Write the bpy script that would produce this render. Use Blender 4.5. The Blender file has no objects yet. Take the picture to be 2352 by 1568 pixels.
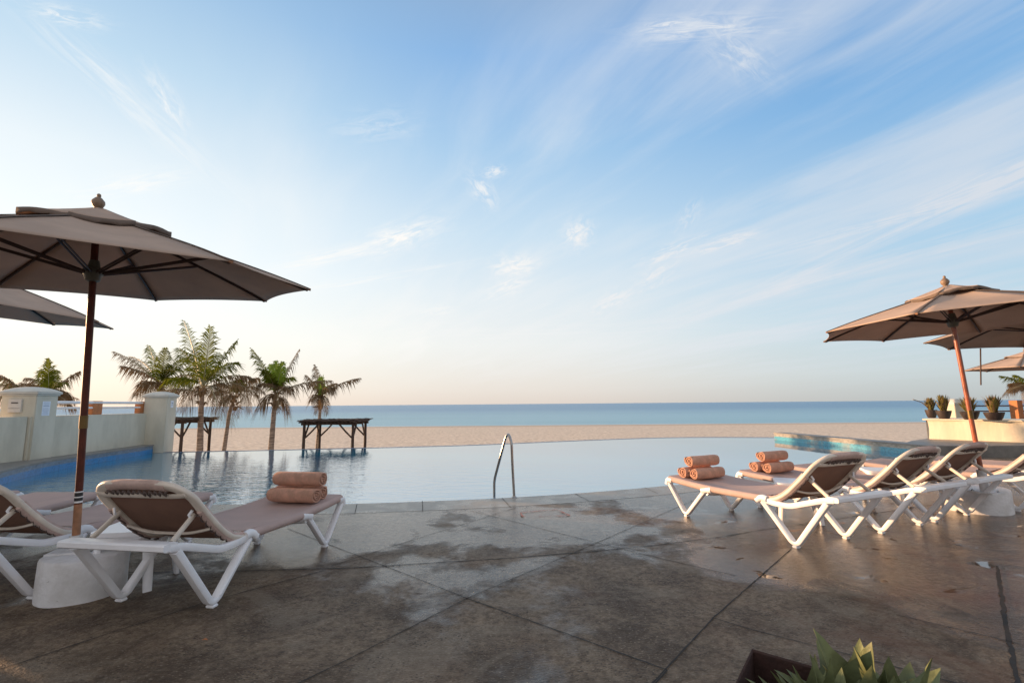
import bpy, math, random
from math import sin, cos, pi, radians, atan, sqrt
from mathutils import Vector, Matrix
from mathutils.geometry import tessellate_polygon
random.seed(7)
S = bpy.context.scene
COL = S.collection

# ------------------------------------------------------------------ camera
FPX, ROLL = 1100.0, .0085
PITCH = atan((927.5-784)/FPX)
EYE = Vector((0, 0, 1.25))
F_ = Vector((0, cos(PITCH), sin(PITCH))); R_ = Vector((1, 0, 0)); U_ = R_.cross(F_)
RX = R_*cos(ROLL) - U_*sin(ROLL); UX = R_*sin(ROLL) + U_*cos(ROLL)
cd = bpy.data.cameras.new('camera'); cam = bpy.data.objects.new('camera', cd); COL.objects.link(cam)
cd.sensor_width = 36; cd.lens = 36*FPX/2352; cd.clip_start = .05; cd.clip_end = 60000
mm = Matrix((RX, UX, -F_)).transposed().to_4x4(); mm.translation = EYE
cam.matrix_world = mm
S.camera = cam
def ray(x, y): return RX*((x-1176)/FPX) + UX*((784-y)/FPX) + F_
def G(x, y, z=0.0):
    d = ray(x, y); return EYE + d*((z-EYE.z)/d.z)
def Y(x, y, Yd):
    d = ray(x, y); return EYE + d*(Yd/d.y)

# ------------------------------------------------------------------ light
SUN_EL = radians(6.3); SUN_D = Vector((-.949, .316, 0)).normalized()      # towards the sun (horizontal)
SUN_V = Vector((SUN_D.x*cos(SUN_EL), SUN_D.y*cos(SUN_EL), sin(SUN_EL)))
sl = bpy.data.lights.new('sun', 'SUN'); sl.energy = 5.0; sl.angle = radians(.5); sl.color = (1, .61, .33)
so = bpy.data.objects.new('sun', sl); COL.objects.link(so)
so.rotation_euler = SUN_V.to_track_quat('Z', 'Y').to_euler()
S.view_settings.view_transform = 'Standard'; S.view_settings.look = 'None'
S.view_settings.exposure = 0.75; S.view_settings.gamma = 1

W = bpy.data.worlds.new('World'); S.world = W; W.use_nodes = True
wn, wl = W.node_tree.nodes, W.node_tree.links
wn.clear()
class NT:
    """tiny node helper"""
    def __init__(s, tree): s.n, s.l = tree.nodes, tree.links
    def _set(s, sock, v):
        if hasattr(v, 'is_output'): s.l.new(v, sock)
        elif v is not None: sock.default_value = v
    def math(s, op, a, b=None, c=None, clamp=False):
        n = s.n.new('ShaderNodeMath'); n.operation = op; n.use_clamp = clamp
        s._set(n.inputs[0], a)
        if b is not None: s._set(n.inputs[1], b)
        if c is not None: s._set(n.inputs[2], c)
        return n.outputs[0]
    def vmath(s, op, a, b=None, out=0):
        n = s.n.new('ShaderNodeVectorMath'); n.operation = op
        s._set(n.inputs[0], a)
        if b is not None: s._set(n.inputs[1], b)
        return n.outputs['Value' if op in ('DOT_PRODUCT', 'LENGTH', 'DISTANCE') else 'Vector']
    def ramp(s, v, a, b, lo=0., hi=1., smooth=True):
        n = s.n.new('ShaderNodeMapRange'); n.interpolation_type = 'SMOOTHSTEP' if smooth else 'LINEAR'
        s._set(n.inputs[0], v); n.inputs[1].default_value = a; n.inputs[2].default_value = b
        n.inputs[3].default_value = lo; n.inputs[4].default_value = hi
        return n.outputs[0]
    def mix(s, f, a, b, mode='MIX'):
        n = s.n.new('ShaderNodeMix'); n.data_type = 'RGBA'; n.blend_type = mode
        s._set(n.inputs[0], f)
        s._set(n.inputs[6], a if hasattr(a, 'is_output') else (*a[:3], 1))
        s._set(n.inputs[7], b if hasattr(b, 'is_output') else (*b[:3], 1))
        return n.outputs[2]
    def noise(s, vec, scale, detail=4, rough=.5, dist=0., out=0):
        n = s.n.new('ShaderNodeTexNoise'); s._set(n.inputs['Vector'], vec)
        n.inputs['Scale'].default_value = scale; n.inputs['Detail'].default_value = detail
        n.inputs['Roughness'].default_value = rough; n.inputs['Distortion'].default_value = dist
        return n.outputs[out]
    def mapping(s, vec, scale=(1, 1, 1), rot=(0, 0, 0), loc=(0, 0, 0)):
        n = s.n.new('ShaderNodeMapping'); s._set(n.inputs[0], vec)
        n.inputs['Scale'].default_value = scale; n.inputs['Rotation'].default_value = rot
        n.inputs['Location'].default_value = loc
        return n.outputs[0]
    def comb(s, x, y, z=0.):
        n = s.n.new('ShaderNodeCombineXYZ'); s._set(n.inputs[0], x); s._set(n.inputs[1], y); s._set(n.inputs[2], z)
        return n.outputs[0]
    def sep(s, v):
        n = s.n.new('ShaderNodeSeparateXYZ'); s._set(n.inputs[0], v); return n.outputs
def build_world():
    t = NT(W.node_tree)
    out = wn.new('ShaderNodeOutputWorld'); bg = wn.new('ShaderNodeBackground')
    sky = wn.new('ShaderNodeTexSky'); sky.sky_type = 'NISHITA'; sky.sun_disc = False
    sky.sun_elevation = SUN_EL
    sky.sun_rotation = math.atan2(SUN_D.x, SUN_D.y)
    sky.air_density = 1.0; sky.dust_density = 1.1; sky.ozone_density = 1.6
    g = wn.new('ShaderNodeTexCoord').outputs['Generated']
    d = t.vmath('NORMALIZE', g)
    x, y, z = t.sep(d)
    zc = t.math('MAXIMUM', z, .0)
    # cirrus sheet: direction projected on a high plane
    den = t.math('ADD', zc, .10)
    u = t.math('DIVIDE', x, den); v = t.math('DIVIDE', y, den)
    P = t.comb(u, v)
    warp = t.noise(P, .7, 2, .5, 0, 1)
    Pw = t.vmath('ADD', P, t.vmath('MULTIPLY', t.vmath('SUBTRACT', warp, (.5, .5, .5)), (.42, .42, .42)))
    Pa = t.mapping(Pw, (1, 1, 1), (0, 0, radians(-24))); Pb = t.mapping(Pw, (1, 1, 1), (0, 0, radians(-33)))
    Pr = t.mapping(Pa, (1.15, .30, 1), (0, 0, 0), (3.1, 1.7, 0))
    n1 = t.noise(Pr, 1.6, 7, .54, .15)
    n2 = t.noise(t.mapping(Pb, (2.1, .42, 1), (0, 0, 0), (7.3, 2.2, 0)), 2.4, 7, .56, .1)
    big = t.noise(t.mapping(P, (.55, .33, 1), (0, 0, 0), (1.3, 5.1, 0)), 1., 2, .5, 0)
    def blob(px, py, w1, w2, ang=0):
        c = ray(px, py).normalized()
        a = (RX*cos(radians(ang)) + UX*sin(radians(ang))); b = (UX*cos(radians(ang)) - RX*sin(radians(ang)))
        a = (a - c*a.dot(c)).normalized(); b = c.cross(a).normalized()
        df = t.vmath('SUBTRACT', d, tuple(c))
        k = FPX/ray(px, py).length            # px per unit, roughly
        p = t.math('DIVIDE', t.vmath('DOT_PRODUCT', df, tuple(a)), w1/k)
        q = t.math('DIVIDE', t.vmath('DOT_PRODUCT', df, tuple(b)), w2/k)
        r2 = t.math('ADD', t.math('MULTIPLY', p, p), t.math('MULTIPLY', q, q))
        return t.math('POWER', 2.718, t.math('MULTIPLY', r2, -1.)), p, q
    def add(*a):
        r = a[0]
        for b in a[1:]: r = t.math('ADD', r, b)
        return r
    mR = add(blob(1780, 170, 430, 260, 35)[0], blob(2250, 470, 420, 200, 25)[0], blob(1500, 560, 420, 150, 20)[0],
             t.math('MULTIPLY', blob(800, 420, 500, 170, 10)[0], .3), t.math('MULTIPLY', blob(2300, 60, 200, 200, 30)[0], .8),
             t.math('MULTIPLY', blob(1300, 760, 700, 90, 3)[0], .75))
    mR = t.math('MINIMUM', mR, 1.)
    sheet = t.math('ADD', t.math('MULTIPLY', n1, .62), t.math('MULTIPLY', n2, .38))
    c1 = t.math('MULTIPLY', t.ramp(sheet, .40, .66), mR)
    c1 = t.math('MULTIPLY', c1, t.ramp(big, .28, .62, .45, 1.))
    # separate small wisps
    fine = t.noise(t.mapping(d, (1, 1, 1)), 19, 7, .62, .7)
    wis = []
    for (px, py, w1, w2, an, s) in [(915, 545, 75, 24, 18, 1.), (800, 580, 150, 13, 12, .6), (1325, 540, 30, 26, 40, 1.),
            (1180, 610, 45, 22, 8, 1.), (1168, 660, 55, 15, 22, .9), (1545, 575, 60, 14, 22, 1.), (1655, 560, 55, 12, 15, .9),
            (1500, 640, 45, 20, 30, .8), (1408, 692, 50, 18, 28, .9), (1110, 440, 35, 18, -50, .6), (1135, 395, 20, 10, 10, .6),
            (300, 235, 100, 16, -42, .35), (385, 235, 30, 12, -60, .5), (155, 38, 25, 8, -10, .5), (1010, 712, 30, 10, 10, .6),
            (850, 640, 180, 9, 9, .45), (300, 425, 60, 12, 10, .5), (1530, 60, 40, 8, 10, .5), (1580, 500, 30, 14, 60, .5), (870, 290, 60, 22, 5, .25), (1330, 760, 300, 14, 2, .35),
            (2200, 465, 300, 13, 24, .55), (2050, 505, 160, 10, 15, .55), (2300, 400, 120, 10, 22, .5), (1950, 620, 220, 12, 17, .45), (2150, 570, 200, 9, 14, .4), (1620, 70, 90, 18, 4, .45), (1690, 115, 60, 22, -40, .35)]:
        b, p, q = blob(px, py, w1, w2, an)
        loc = t.noise(t.comb(t.math('MULTIPLY', p, .9), t.math('MULTIPLY', q, 1.1), px*.37), 1.5, 6, .65, .8)
        wis.append(t.math('MULTIPLY', t.math('MULTIPLY', t.ramp(loc, .36, .68), b), s*1.35))
    c2 = wis[0]
    for w_ in wis[1:]: c2 = t.math('MAXIMUM', c2, w_)
    c2 = t.math('MULTIPLY', c2, t.ramp(fine, .25, .6, .55, 1.))
    den_ = t.math('MINIMUM', t.math('ADD', t.math('MULTIPLY', c1, .72), t.math('MULTIPLY', c2, 1.1)), 1.)
    fade = t.ramp(z, -.01, .14)
    den_ = t.math('MULTIPLY', den_, fade)
    # cloud light: warm and bright towards the sun
    sd = t.vmath('DOT_PRODUCT', d, tuple(SUN_V))
    sb = t.ramp(sd, -.6, .9, 0, 1)
    ccol = t.mix(sb, (.66*KD, .72*KD, .80*KD), (1.05*KD, 1.02*KD, .97*KD))
    # clear sky: the Sky Texture, graded by height and by distance from the sun
    hx = t.math('MULTIPLY', x, SUN_D.x); hx = t.math('ADD', hx, t.math('MULTIPLY', y, SUN_D.y))
    hl = t.math('SQRT', t.math('ADD', t.math('MULTIPLY', x, x), t.math('ADD', t.math('MULTIPLY', y, y), 1e-4)))
    s_ = t.math('DIVIDE', hx, hl)
    def cr(stops):
        n = wn.new('ShaderNodeValToRGB'); wl.new(z, n.inputs[0]); e = n.color_ramp.elements
        n.color_ramp.interpolation = 'EASE' if False else 'LINEAR'
        while len(e) < len(stops): e.new(.5)
        for q, (p, c) in zip(e, stops): q.position = p; q.color = (*[v/1.4 for v in c], 1)
        return n.outputs[0]
    rl = cr([(0, (1.04, .89, .76)), (.04, (1.06, .97, .86)), (.12, (1.10, 1.08, 1.0)), (.25, (1.0, 1.06, 1.08)), (.38, (.88, .97, 1.02)), (.52, (.56, .76, .93)), (.68, (.30, .52, .80)), (.85, (.36, .44, .52)), (1, (.56, .64, .80))])
    rc = cr([(0, (.83, .74, .67)), (.03, (.87, .81, .76)), (.12, (.92, .93, .92)), (.22, (.82, .90, .95)), (.34, (.64, .81, .95)), (.48, (.42, .65, .90)), (.62, (.27, .50, .84)), (.8, (.34, .40, .50)), (1, (.56, .64, .80))])
    rr_ = cr([(0, (.53, .57, .58)), (.05, (.60, .69, .73)), (.14, (.54, .72, .84)), (.28, (.43, .66, .87)), (.48, (.21, .46, .80)), (.66, (.14, .34, .69)), (.82, (.34, .40, .50)), (1, (.56, .64, .80))])  # zenith stop of each ramp, out of view, raised to add fill
    g1 = t.mix(t.ramp(s_, .3, .92), rc, rl); g2 = t.mix(t.ramp(s_, .36, -.5, 0, 1), g1, rr_)
    g2 = t.mix(1., g2, (1.4*KD, 1.4*KD, 1.4*KD), 'MULTIPLY')
    g2 = t.mix(t.ramp(y, .25, -.35, 0, 1), g2, (.74*KD, .72*KD, .74*KD))      # sky behind the view, made paler to add fill light
    g2 = t.mix(t.math('MULTIPLY', t.ramp(sd, .93, .999), 1.), g2, (3.2*KD, 2.5*KD, 1.9*KD))      # glare round the sun, left of the picture
    base = t.mix(.10, g2, sky.outputs[0])
    col = t.mix(den_, base, ccol)
    wl.new(col, bg.inputs[0]); bg.inputs[1].default_value = WORLD_STR
    wl.new(bg.outputs[0], out.inputs[0])
WORLD_STR = .12
KD = 1/(WORLD_STR*2**S.view_settings.exposure)
build_world()

# ------------------------------------------------------------------ mesh helpers
class MB:
    def __init__(s): s.v, s.f, s.m = [], [], []
    def add(s, vs, fs, mi=0):
        o = len(s.v); s.v += [tuple(p) for p in vs]
        s.f += [tuple(i+o for i in f) for f in fs]; s.m += [mi]*len(fs)
        return s
    def box(s, c, size, rot=0., mi=0, M3=None):
        hx, hy, hz = (q/2 for q in size); c = Vector(c)
        R3 = M3 or Matrix.Rotation(rot, 3, 'Z')
        vs = [c + R3 @ Vector((sx*hx, sy*hy, sz*hz)) for sx in (-1, 1) for sy in (-1, 1) for sz in (-1, 1)]
        return s.add(vs, [(0, 1, 3, 2), (4, 6, 7, 5), (0, 4, 5, 1), (2, 3, 7, 6), (0, 2, 6, 4), (1, 5, 7, 3)], mi)
    def sweep(s, pts, rw, rh=None, n=8, up=None, closed=False, sq=1., mi=0, cap=True):
        """tube along pts; rw half width (list ok), rh half height along 'up'; sq<1 = squarer"""
        pts = [Vector(p) for p in pts]; N = len(pts)
        rws = rw if isinstance(rw, (list, tuple)) else [rw]*N
        rhs = rh if isinstance(rh, (list, tuple)) else ([rh]*N if rh is not None else rws)
        vs = []; prev = Vector(up) if up else None
        for i, p in enumerate(pts):
            a = pts[(i-1) % N] if (closed or i > 0) else p
            b = pts[(i+1) % N] if (closed or i < N-1) else p
            t = (b-a)
            if t.length < 1e-9: t = Vector((0, 0, 1))
            t.normalize()
            ref = Vector(up) if up else prev
            if ref is None: ref = Vector((0, 0, 1)) if abs(t.z) < .9 else Vector((1, 0, 0))
            w = ref.cross(t)
            if w.length < 1e-4: w = Vector((0, 1, 0)).cross(t)
            w.normalize(); hh = t.cross(w).normalized()
            if not up: prev = hh
            for k in range(n):
                an = 2*pi*(k+.5)/n; ca, sa = cos(an), sin(an)
                ca = math.copysign(abs(ca)**sq, ca); sa = math.copysign(abs(sa)**sq, sa)
                vs.append(p + w*ca*rws[i] + hh*sa*rhs[i])
        fs = []
        R = N if closed else N-1
        for i in range(R):
            j = (i+1) % N
            for k in range(n):
                k2 = (k+1) % n
                fs.append((i*n+k, i*n+k2, j*n+k2, j*n+k))
        if cap and not closed:
            fs.append(tuple(range(n-1, -1, -1))); fs.append(tuple((N-1)*n+k for k in range(n)))
        return s.add(vs, fs, mi)
    def lathe(s, prof, n=24, c=(0, 0, 0), sx=1., sy=1., mi=0):
        c = Vector(c); vs = []
        for r, z in prof:
            for k in range(n):
                a = 2*pi*k/n; vs.append(c + Vector((r*cos(a)*sx, r*sin(a)*sy, z)))
        fs = []
        for i in range(len(prof)-1):
            for k in range(n):
                k2 = (k+1) % n; fs.append((i*n+k, i*n+k2, (i+1)*n+k2, (i+1)*n+k))
        fs.append(tuple(range(n-1, -1, -1))); fs.append(tuple((len(prof)-1)*n+k for k in range(n)))
        return s.add(vs, fs, mi)
    def prism(s, poly, z0, z1, holes=(), mi=0, sides=True, bottom=False):
        """poly: list of (x,y); z0/z1 float or function"""
        loops = [list(poly)] + [list(h) for h in holes]
        zt = z1 if callable(z1) else (lambda x, y: z1); zb = z0 if callable(z0) else (lambda x, y: z0)
        flat = [p for l in loops for p in l]
        tris = tessellate_polygon([[Vector((p[0], p[1], 0)) for p in l] for l in loops])
        def up(t):
            a, b, c_ = (Vector(flat[i][:2]) for i in t)
            return t if (b-a).cross(c_-a) > 0 else (t[0], t[2], t[1])
        tris = [up(t) for t in tris]
        s.add([(p[0], p[1], zt(*p[:2])) for p in flat], tris, mi)
        if bottom: s.add([(p[0], p[1], zb(*p[:2])) for p in flat], [t[::-1] for t in tris], mi)
        if sides:
            for l in loops:
                n = len(l)
                s.add([(p[0], p[1], zb(*p[:2])) for p in l] + [(p[0], p[1], zt(*p[:2])) for p in l],
                      [(i, (i+1) % n, n+(i+1) % n, n+i) for i in range(n)], mi)
        return s
    def build(s, name, mats, parent=None, smooth=True, angle=40, bevel=0., loc=None, recalc=True):
        me = bpy.data.meshes.new(name); me.from_pydata(s.v, [], s.f)
        for m in (mats if isinstance(mats, (list, tuple)) else [mats]): me.materials.append(m)
        for p, mi in zip(me.polygons, s.m): p.material_index = mi
        import bmesh
        b = bmesh.new(); b.from_mesh(me)
        bmesh.ops.dissolve_degenerate(b, dist=1e-6, edges=b.edges)
        if recalc: bmesh.ops.recalc_face_normals(b, faces=b.faces)
        if bevel:
            ed = [e for e in b.edges if len(e.link_faces) == 2 and e.calc_face_angle(0) > radians(35)]
            bmesh.ops.bevel(b, geom=ed, offset=bevel, segments=2, affect='EDGES', clamp_overlap=True)
        b.to_mesh(me); b.free()
        if smooth:
            me.shade_smooth(); me.set_sharp_from_angle(angle=radians(angle))
        o = bpy.data.objects.new(name, me); COL.objects.link(o)
        if parent is not None: o.parent = parent
        if loc is not None: o.location = loc
        return o
def tag(o, label=None, cat=None, group=None, kind=None):
    for k, v in (('label', label), ('category', cat), ('group', group), ('kind', kind)):
        if v: o[k] = v
    return o
def empty(name, loc=(0, 0, 0), rz=0.):
    o = bpy.data.objects.new(name, None); COL.objects.link(o); o.location = loc; o.rotation_euler = (0, 0, rz)
    o.empty_display_size = .2; return o
def children(o): return [c for c in bpy.data.objects if c.parent == o]
def copy_tree(o, parent=None):
    c = o.copy(); COL.objects.link(c); c.parent = parent
    for ch in children(o): copy_tree(ch, c)
    return c
def smooth_path(pts, rad, seg=5, closed=False):
    """round the corners of a polyline"""
    pts = [Vector(p) for p in pts]; N = len(pts); out = []
    rs = rad if isinstance(rad, (list, tuple)) else [rad]*N
    for i, p in enumerate(pts):
        if not closed and i in (0, N-1): out.append(p); continue
        a, b = pts[(i-1) % N], pts[(i+1) % N]
        r = min(rs[i], (a-p).length*.49, (b-p).length*.49)
        if r < 1e-5: out.append(p); continue
        p0 = p + (a-p).normalized()*r; p1 = p + (b-p).normalized()*r
        for k in range(seg+1):
            t = k/seg; out.append(p0*(1-t)**2 + p*2*t*(1-t) + p1*t*t)
    return out
def chain(pts, n=8):
    """catmull-rom through 2D/3D points"""
    P = [Vector(p) for p in pts]; P = [P[0]*2-P[1]] + P + [P[-1]*2-P[-2]]; out = []
    for i in range(1, len(P)-2):
        for k in range(n):
            t = k/n; a, b, c, d = P[i-1:i+3]
            out.append(.5*((2*b) + (c-a)*t + (2*a-5*b+4*c-d)*t*t + (3*b-a-3*c+d)*t**3))
    out.append(P[-2]); return out

# ------------------------------------------------------------------ materials
def mat(name, col, rough=.6, var=.12, vs=6., bump=0., bs=40., spec=.5, metal=0., trans=0., ior=None, coat=0.):
    m = bpy.data.materials.new(name); m.use_nodes = True
    t = NT(m.node_tree); b = m.node_tree.nodes['Principled BSDF']
    co = m.node_tree.nodes.new('ShaderNodeTexCoord').outputs['Object']
    if var:
        n = t.noise(co, vs, 6, .6)
        c = t.mix(t.ramp(n, .3, .7), [q*(1-var) for q in col], [min(1, q*(1+var)) for q in col])
        m.node_tree.links.new(c, b.inputs['Base Color'])
        t._set(b.inputs['Roughness'], t.ramp(n, .3, .7, rough*.85, min(1, rough*1.15)))
    else:
        b.inputs['Base Color'].default_value = (*col, 1); b.inputs['Roughness'].default_value = rough
    b.inputs['Specular IOR Level'].default_value = spec; b.inputs['Metallic'].default_value = metal
    if ior: b.inputs['IOR'].default_value = ior
    if coat: b.inputs['Coat Weight'].default_value = coat
    if trans:
        nt = m.node_tree; tr = nt.nodes.new('ShaderNodeBsdfTranslucent'); mx = nt.nodes.new('ShaderNodeMixShader')
        tr.inputs[0].default_value = (*col, 1); mx.inputs[0].default_value = trans
        if var: nt.links.new(c, tr.inputs[0])
        nt.links.new(b.outputs[0], mx.inputs[1]); nt.links.new(tr.outputs[0], mx.inputs[2])
        nt.links.new(mx.outputs[0], nt.nodes['Material Output'].inputs[0])
    if bump:
        bn = m.node_tree.nodes.new('ShaderNodeBump'); bn.inputs['Strength'].default_value = bump; bn.inputs['Distance'].default_value = .02
        t._set(bn.inputs['Height'], t.noise(co, bs, 5, .6)); m.node_tree.links.new(bn.outputs[0], b.inputs['Normal'])
    return m
M = dict(
    white=mat('white_resin', (.84, .84, .86), .34, .05, 9, .05, 60),
    cream_frame=mat('aged_resin', (.70, .62, .53), .45, .10, 9, .08, 60),
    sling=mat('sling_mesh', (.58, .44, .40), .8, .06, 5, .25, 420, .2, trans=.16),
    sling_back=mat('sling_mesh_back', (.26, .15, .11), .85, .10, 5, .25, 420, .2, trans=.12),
    hem=mat('sling_hem', (.55, .40, .35), .8, .12, 18, .3, 150, .2),
    lace=mat('lacing_cord', (.12, .09, .08), .9, .1, 30),
    towel=mat('terry_towel', (.82, .47, .34), .98, .16, 14, .9, 330, .1),
    towel_end=mat('terry_towel_end', (.78, .46, .33), .98, .16, 30, .9, 330, .1),
    canopy=mat('canopy_cloth', (.50, .375, .295), .9, .12, 1.6, .35, 5, .12, trans=.15),
    canopy_dark=mat('canopy_trim', (.16, .125, .105), .9, .1, 6, .2, 200, .15),
    wood_shaded=mat('shaded_varnished_wood', (.095, .024, .014), .5, .3, 12, .05, 60, spec=.25),  # varnished wood with the left pole's shade mixed into its colour
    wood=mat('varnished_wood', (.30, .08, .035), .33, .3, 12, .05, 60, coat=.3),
    wood_dark=mat('dark_wood', (.05, .026, .018), .5, .3, 12, .1, 60),
    wood_raw=mat('worn_wood', (.34, .16, .08), .6, .25, 16, .15, 60),
    brass=mat('aged_brass', (.16, .10, .035), .4, .2, 20, metal=.7),
    black=mat('black_plastic', (.02, .02, .022), .4, .1),
    hub=mat('grey_green_plastic', (.10, .10, .075), .5, .1),
    finial=mat('turned_finial', (.22, .15, .10), .5, .2, 20),
    concrete=mat('painted_concrete', (.74, .73, .72), .75, .10, 7, .35, 38),
    steel=mat('brushed_steel', (.36, .36, .36), .2, .05, 20, metal=1.),
    stucco=mat('cream_stucco', (.56, .51, .40), .85, .06, 1.6, .25, 90),
    stucco_cap=mat('grey_stucco_cap', (.58, .57, .51), .8, .08, 3, .2, 60),
    terracotta=mat('terracotta_post', (.46, .17, .06), .7, .18, 9, .2, 60),
    railing=mat('white_rail_paint', (.78, .78, .78), .35, .04),
    rail_rust=mat('rusty_rail_paint', (.16, .10, .08), .6, .3, 12),
    paper=mat('paper_notice', (.72, .78, .86), .6, .03),
    print_=mat('printed_text', (.30, .36, .46), .7, .1),
    lampbox=mat('grey_lamp_housing', (.62, .58, .52), .5, .05),
    slot=mat('dark_slot', (.06, .05, .045), .7, .1),
    coping=mat('stone_coping', (.20, .185, .165), .5, .22, 4, .3, 50),
    soil=mat('dark_soil', (.02, .015, .012), .9, .4, 25, 1., 60),
    brick=mat('red_brown_render', (.05, .022, .017), .8, .25, 12, .4, 50),
    pot=mat('dark_planter_pot', (.045, .03, .025), .5, .2, 8),
    trunk=None, thatch=mat('dry_palm_thatch', (.09, .065, .055), .95, .35, 14, .9, 60),
    post=mat('weathered_post', (.055, .035, .025), .8, .3, 14, .4, 40),
    greenf=mat('palm_leaf_green', (.125, .145, .014), .8, .35, 2.2, spec=.03, trans=.35),
    brownf=mat('palm_leaf_dry', (.20, .135, .075), .85, .35, 2.2, spec=.04, trans=.15),
    lightf=mat('palm_leaf_young', (.24, .33, .03), .5, .2, 2.2, spec=.3, trans=.3),
    rachis=mat('palm_midrib', (.28, .26, .14), .5, .2, 3),
    agave=mat('succulent_leaf', (.14, .16, .07), .5, .30, 9, .25, 30, spec=.3, trans=.08),
    shrub=mat('shrub_leaf', (.20, .16, .04), .6, .4, 20, trans=.3),
    whitew=None)
def wall_plaster(name, col, col2, bumpn, sc=(1, 1, .35)):
    m = bpy.data.materials.new(name); m.use_nodes = True; t = NT(m.node_tree); b = m.node_tree.nodes['Principled BSDF']
    co = m.node_tree.nodes.new('ShaderNodeTexCoord').outputs['Object']
    n = t.noise(t.mapping(co, sc), 2.2, 6, .6); n2 = t.noise(co, 30, 4, .6)
    c = t.mix(t.ramp(n, .35, .75), col, col2); c = t.mix(t.ramp(n2, .55, .8, 0, .25), c, [q*.7 for q in col2])
    m.node_tree.links.new(c, b.inputs['Base Color']); b.inputs['Roughness'].default_value = .85
    bn = m.node_tree.nodes.new('ShaderNodeBump'); bn.inputs['Strength'].default_value = bumpn; bn.inputs['Distance'].default_value = .05
    t._set(bn.inputs['Height'], t.noise(t.mapping(co, (1, 1, .3)), 3.2, 4, .5)); m.node_tree.links.new(bn.outputs[0], b.inputs['Normal'])
    return m
M['whitew'] = wall_plaster('whitewashed_render', (.74, .66, .52), (.66, .58, .45), .5)
M['stucco'] = wall_plaster('cream_stucco', (.62, .58, .47), (.48, .45, .36), .16)
def trunk_mat():
    m = bpy.data.materials.new('palm_trunk_bark'); m.use_nodes = True; t = NT(m.node_tree); b = m.node_tree.nodes['Principled BSDF']
    co = m.node_tree.nodes.new('ShaderNodeTexCoord').outputs['Object']
    n = t.noise(t.mapping(co, (3, 3, 26)), 1., 4, .6, .4); n2 = t.noise(co, 9, 5, .6)
    c = t.mix(t.ramp(n, .35, .65), (.20, .145, .11), (.42, .33, .26)); c = t.mix(t.ramp(n2, .5, .75, 0, .5), c, (.14, .10, .08))
    m.node_tree.links.new(c, b.inputs['Base Color']); b.inputs['Roughness'].default_value = .9
    bn = m.node_tree.nodes.new('ShaderNodeBump'); bn.inputs['Strength'].default_value = .7; bn.inputs['Distance'].default_value = .03
    t._set(bn.inputs['Height'], n); m.node_tree.links.new(bn.outputs[0], b.inputs['Normal'])
    return m
M['trunk'] = trunk_mat()
def scuffed():
    m = bpy.data.materials.new('scuffed_painted_concrete'); m.use_nodes = True; t = NT(m.node_tree); b = m.node_tree.nodes['Principled BSDF']
    co = m.node_tree.nodes.new('ShaderNodeTexCoord').outputs['Object']
    n = t.noise(co, 6, 6, .65); sc = t.noise(t.mapping(co, (1, 1, 2.2)), 11, 5, .7, .8)
    c = t.mix(t.ramp(n, .35, .7), (.76, .76, .77), (.60, .59, .58)); c = t.mix(t.ramp(sc, .66, .72, 0, .85), c, (.20, .18, .17))
    m.node_tree.links.new(c, b.inputs['Base Color']); b.inputs['Roughness'].default_value = .75
    bn = m.node_tree.nodes.new('ShaderNodeBump'); bn.inputs['Strength'].default_value = .35; bn.inputs['Distance'].default_value = .02
    t._set(bn.inputs['Height'], t.noise(co, 32, 5, .6)); m.node_tree.links.new(bn.outputs[0], b.inputs['Normal'])
    return m
M['concrete'] = scuffed()

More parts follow.
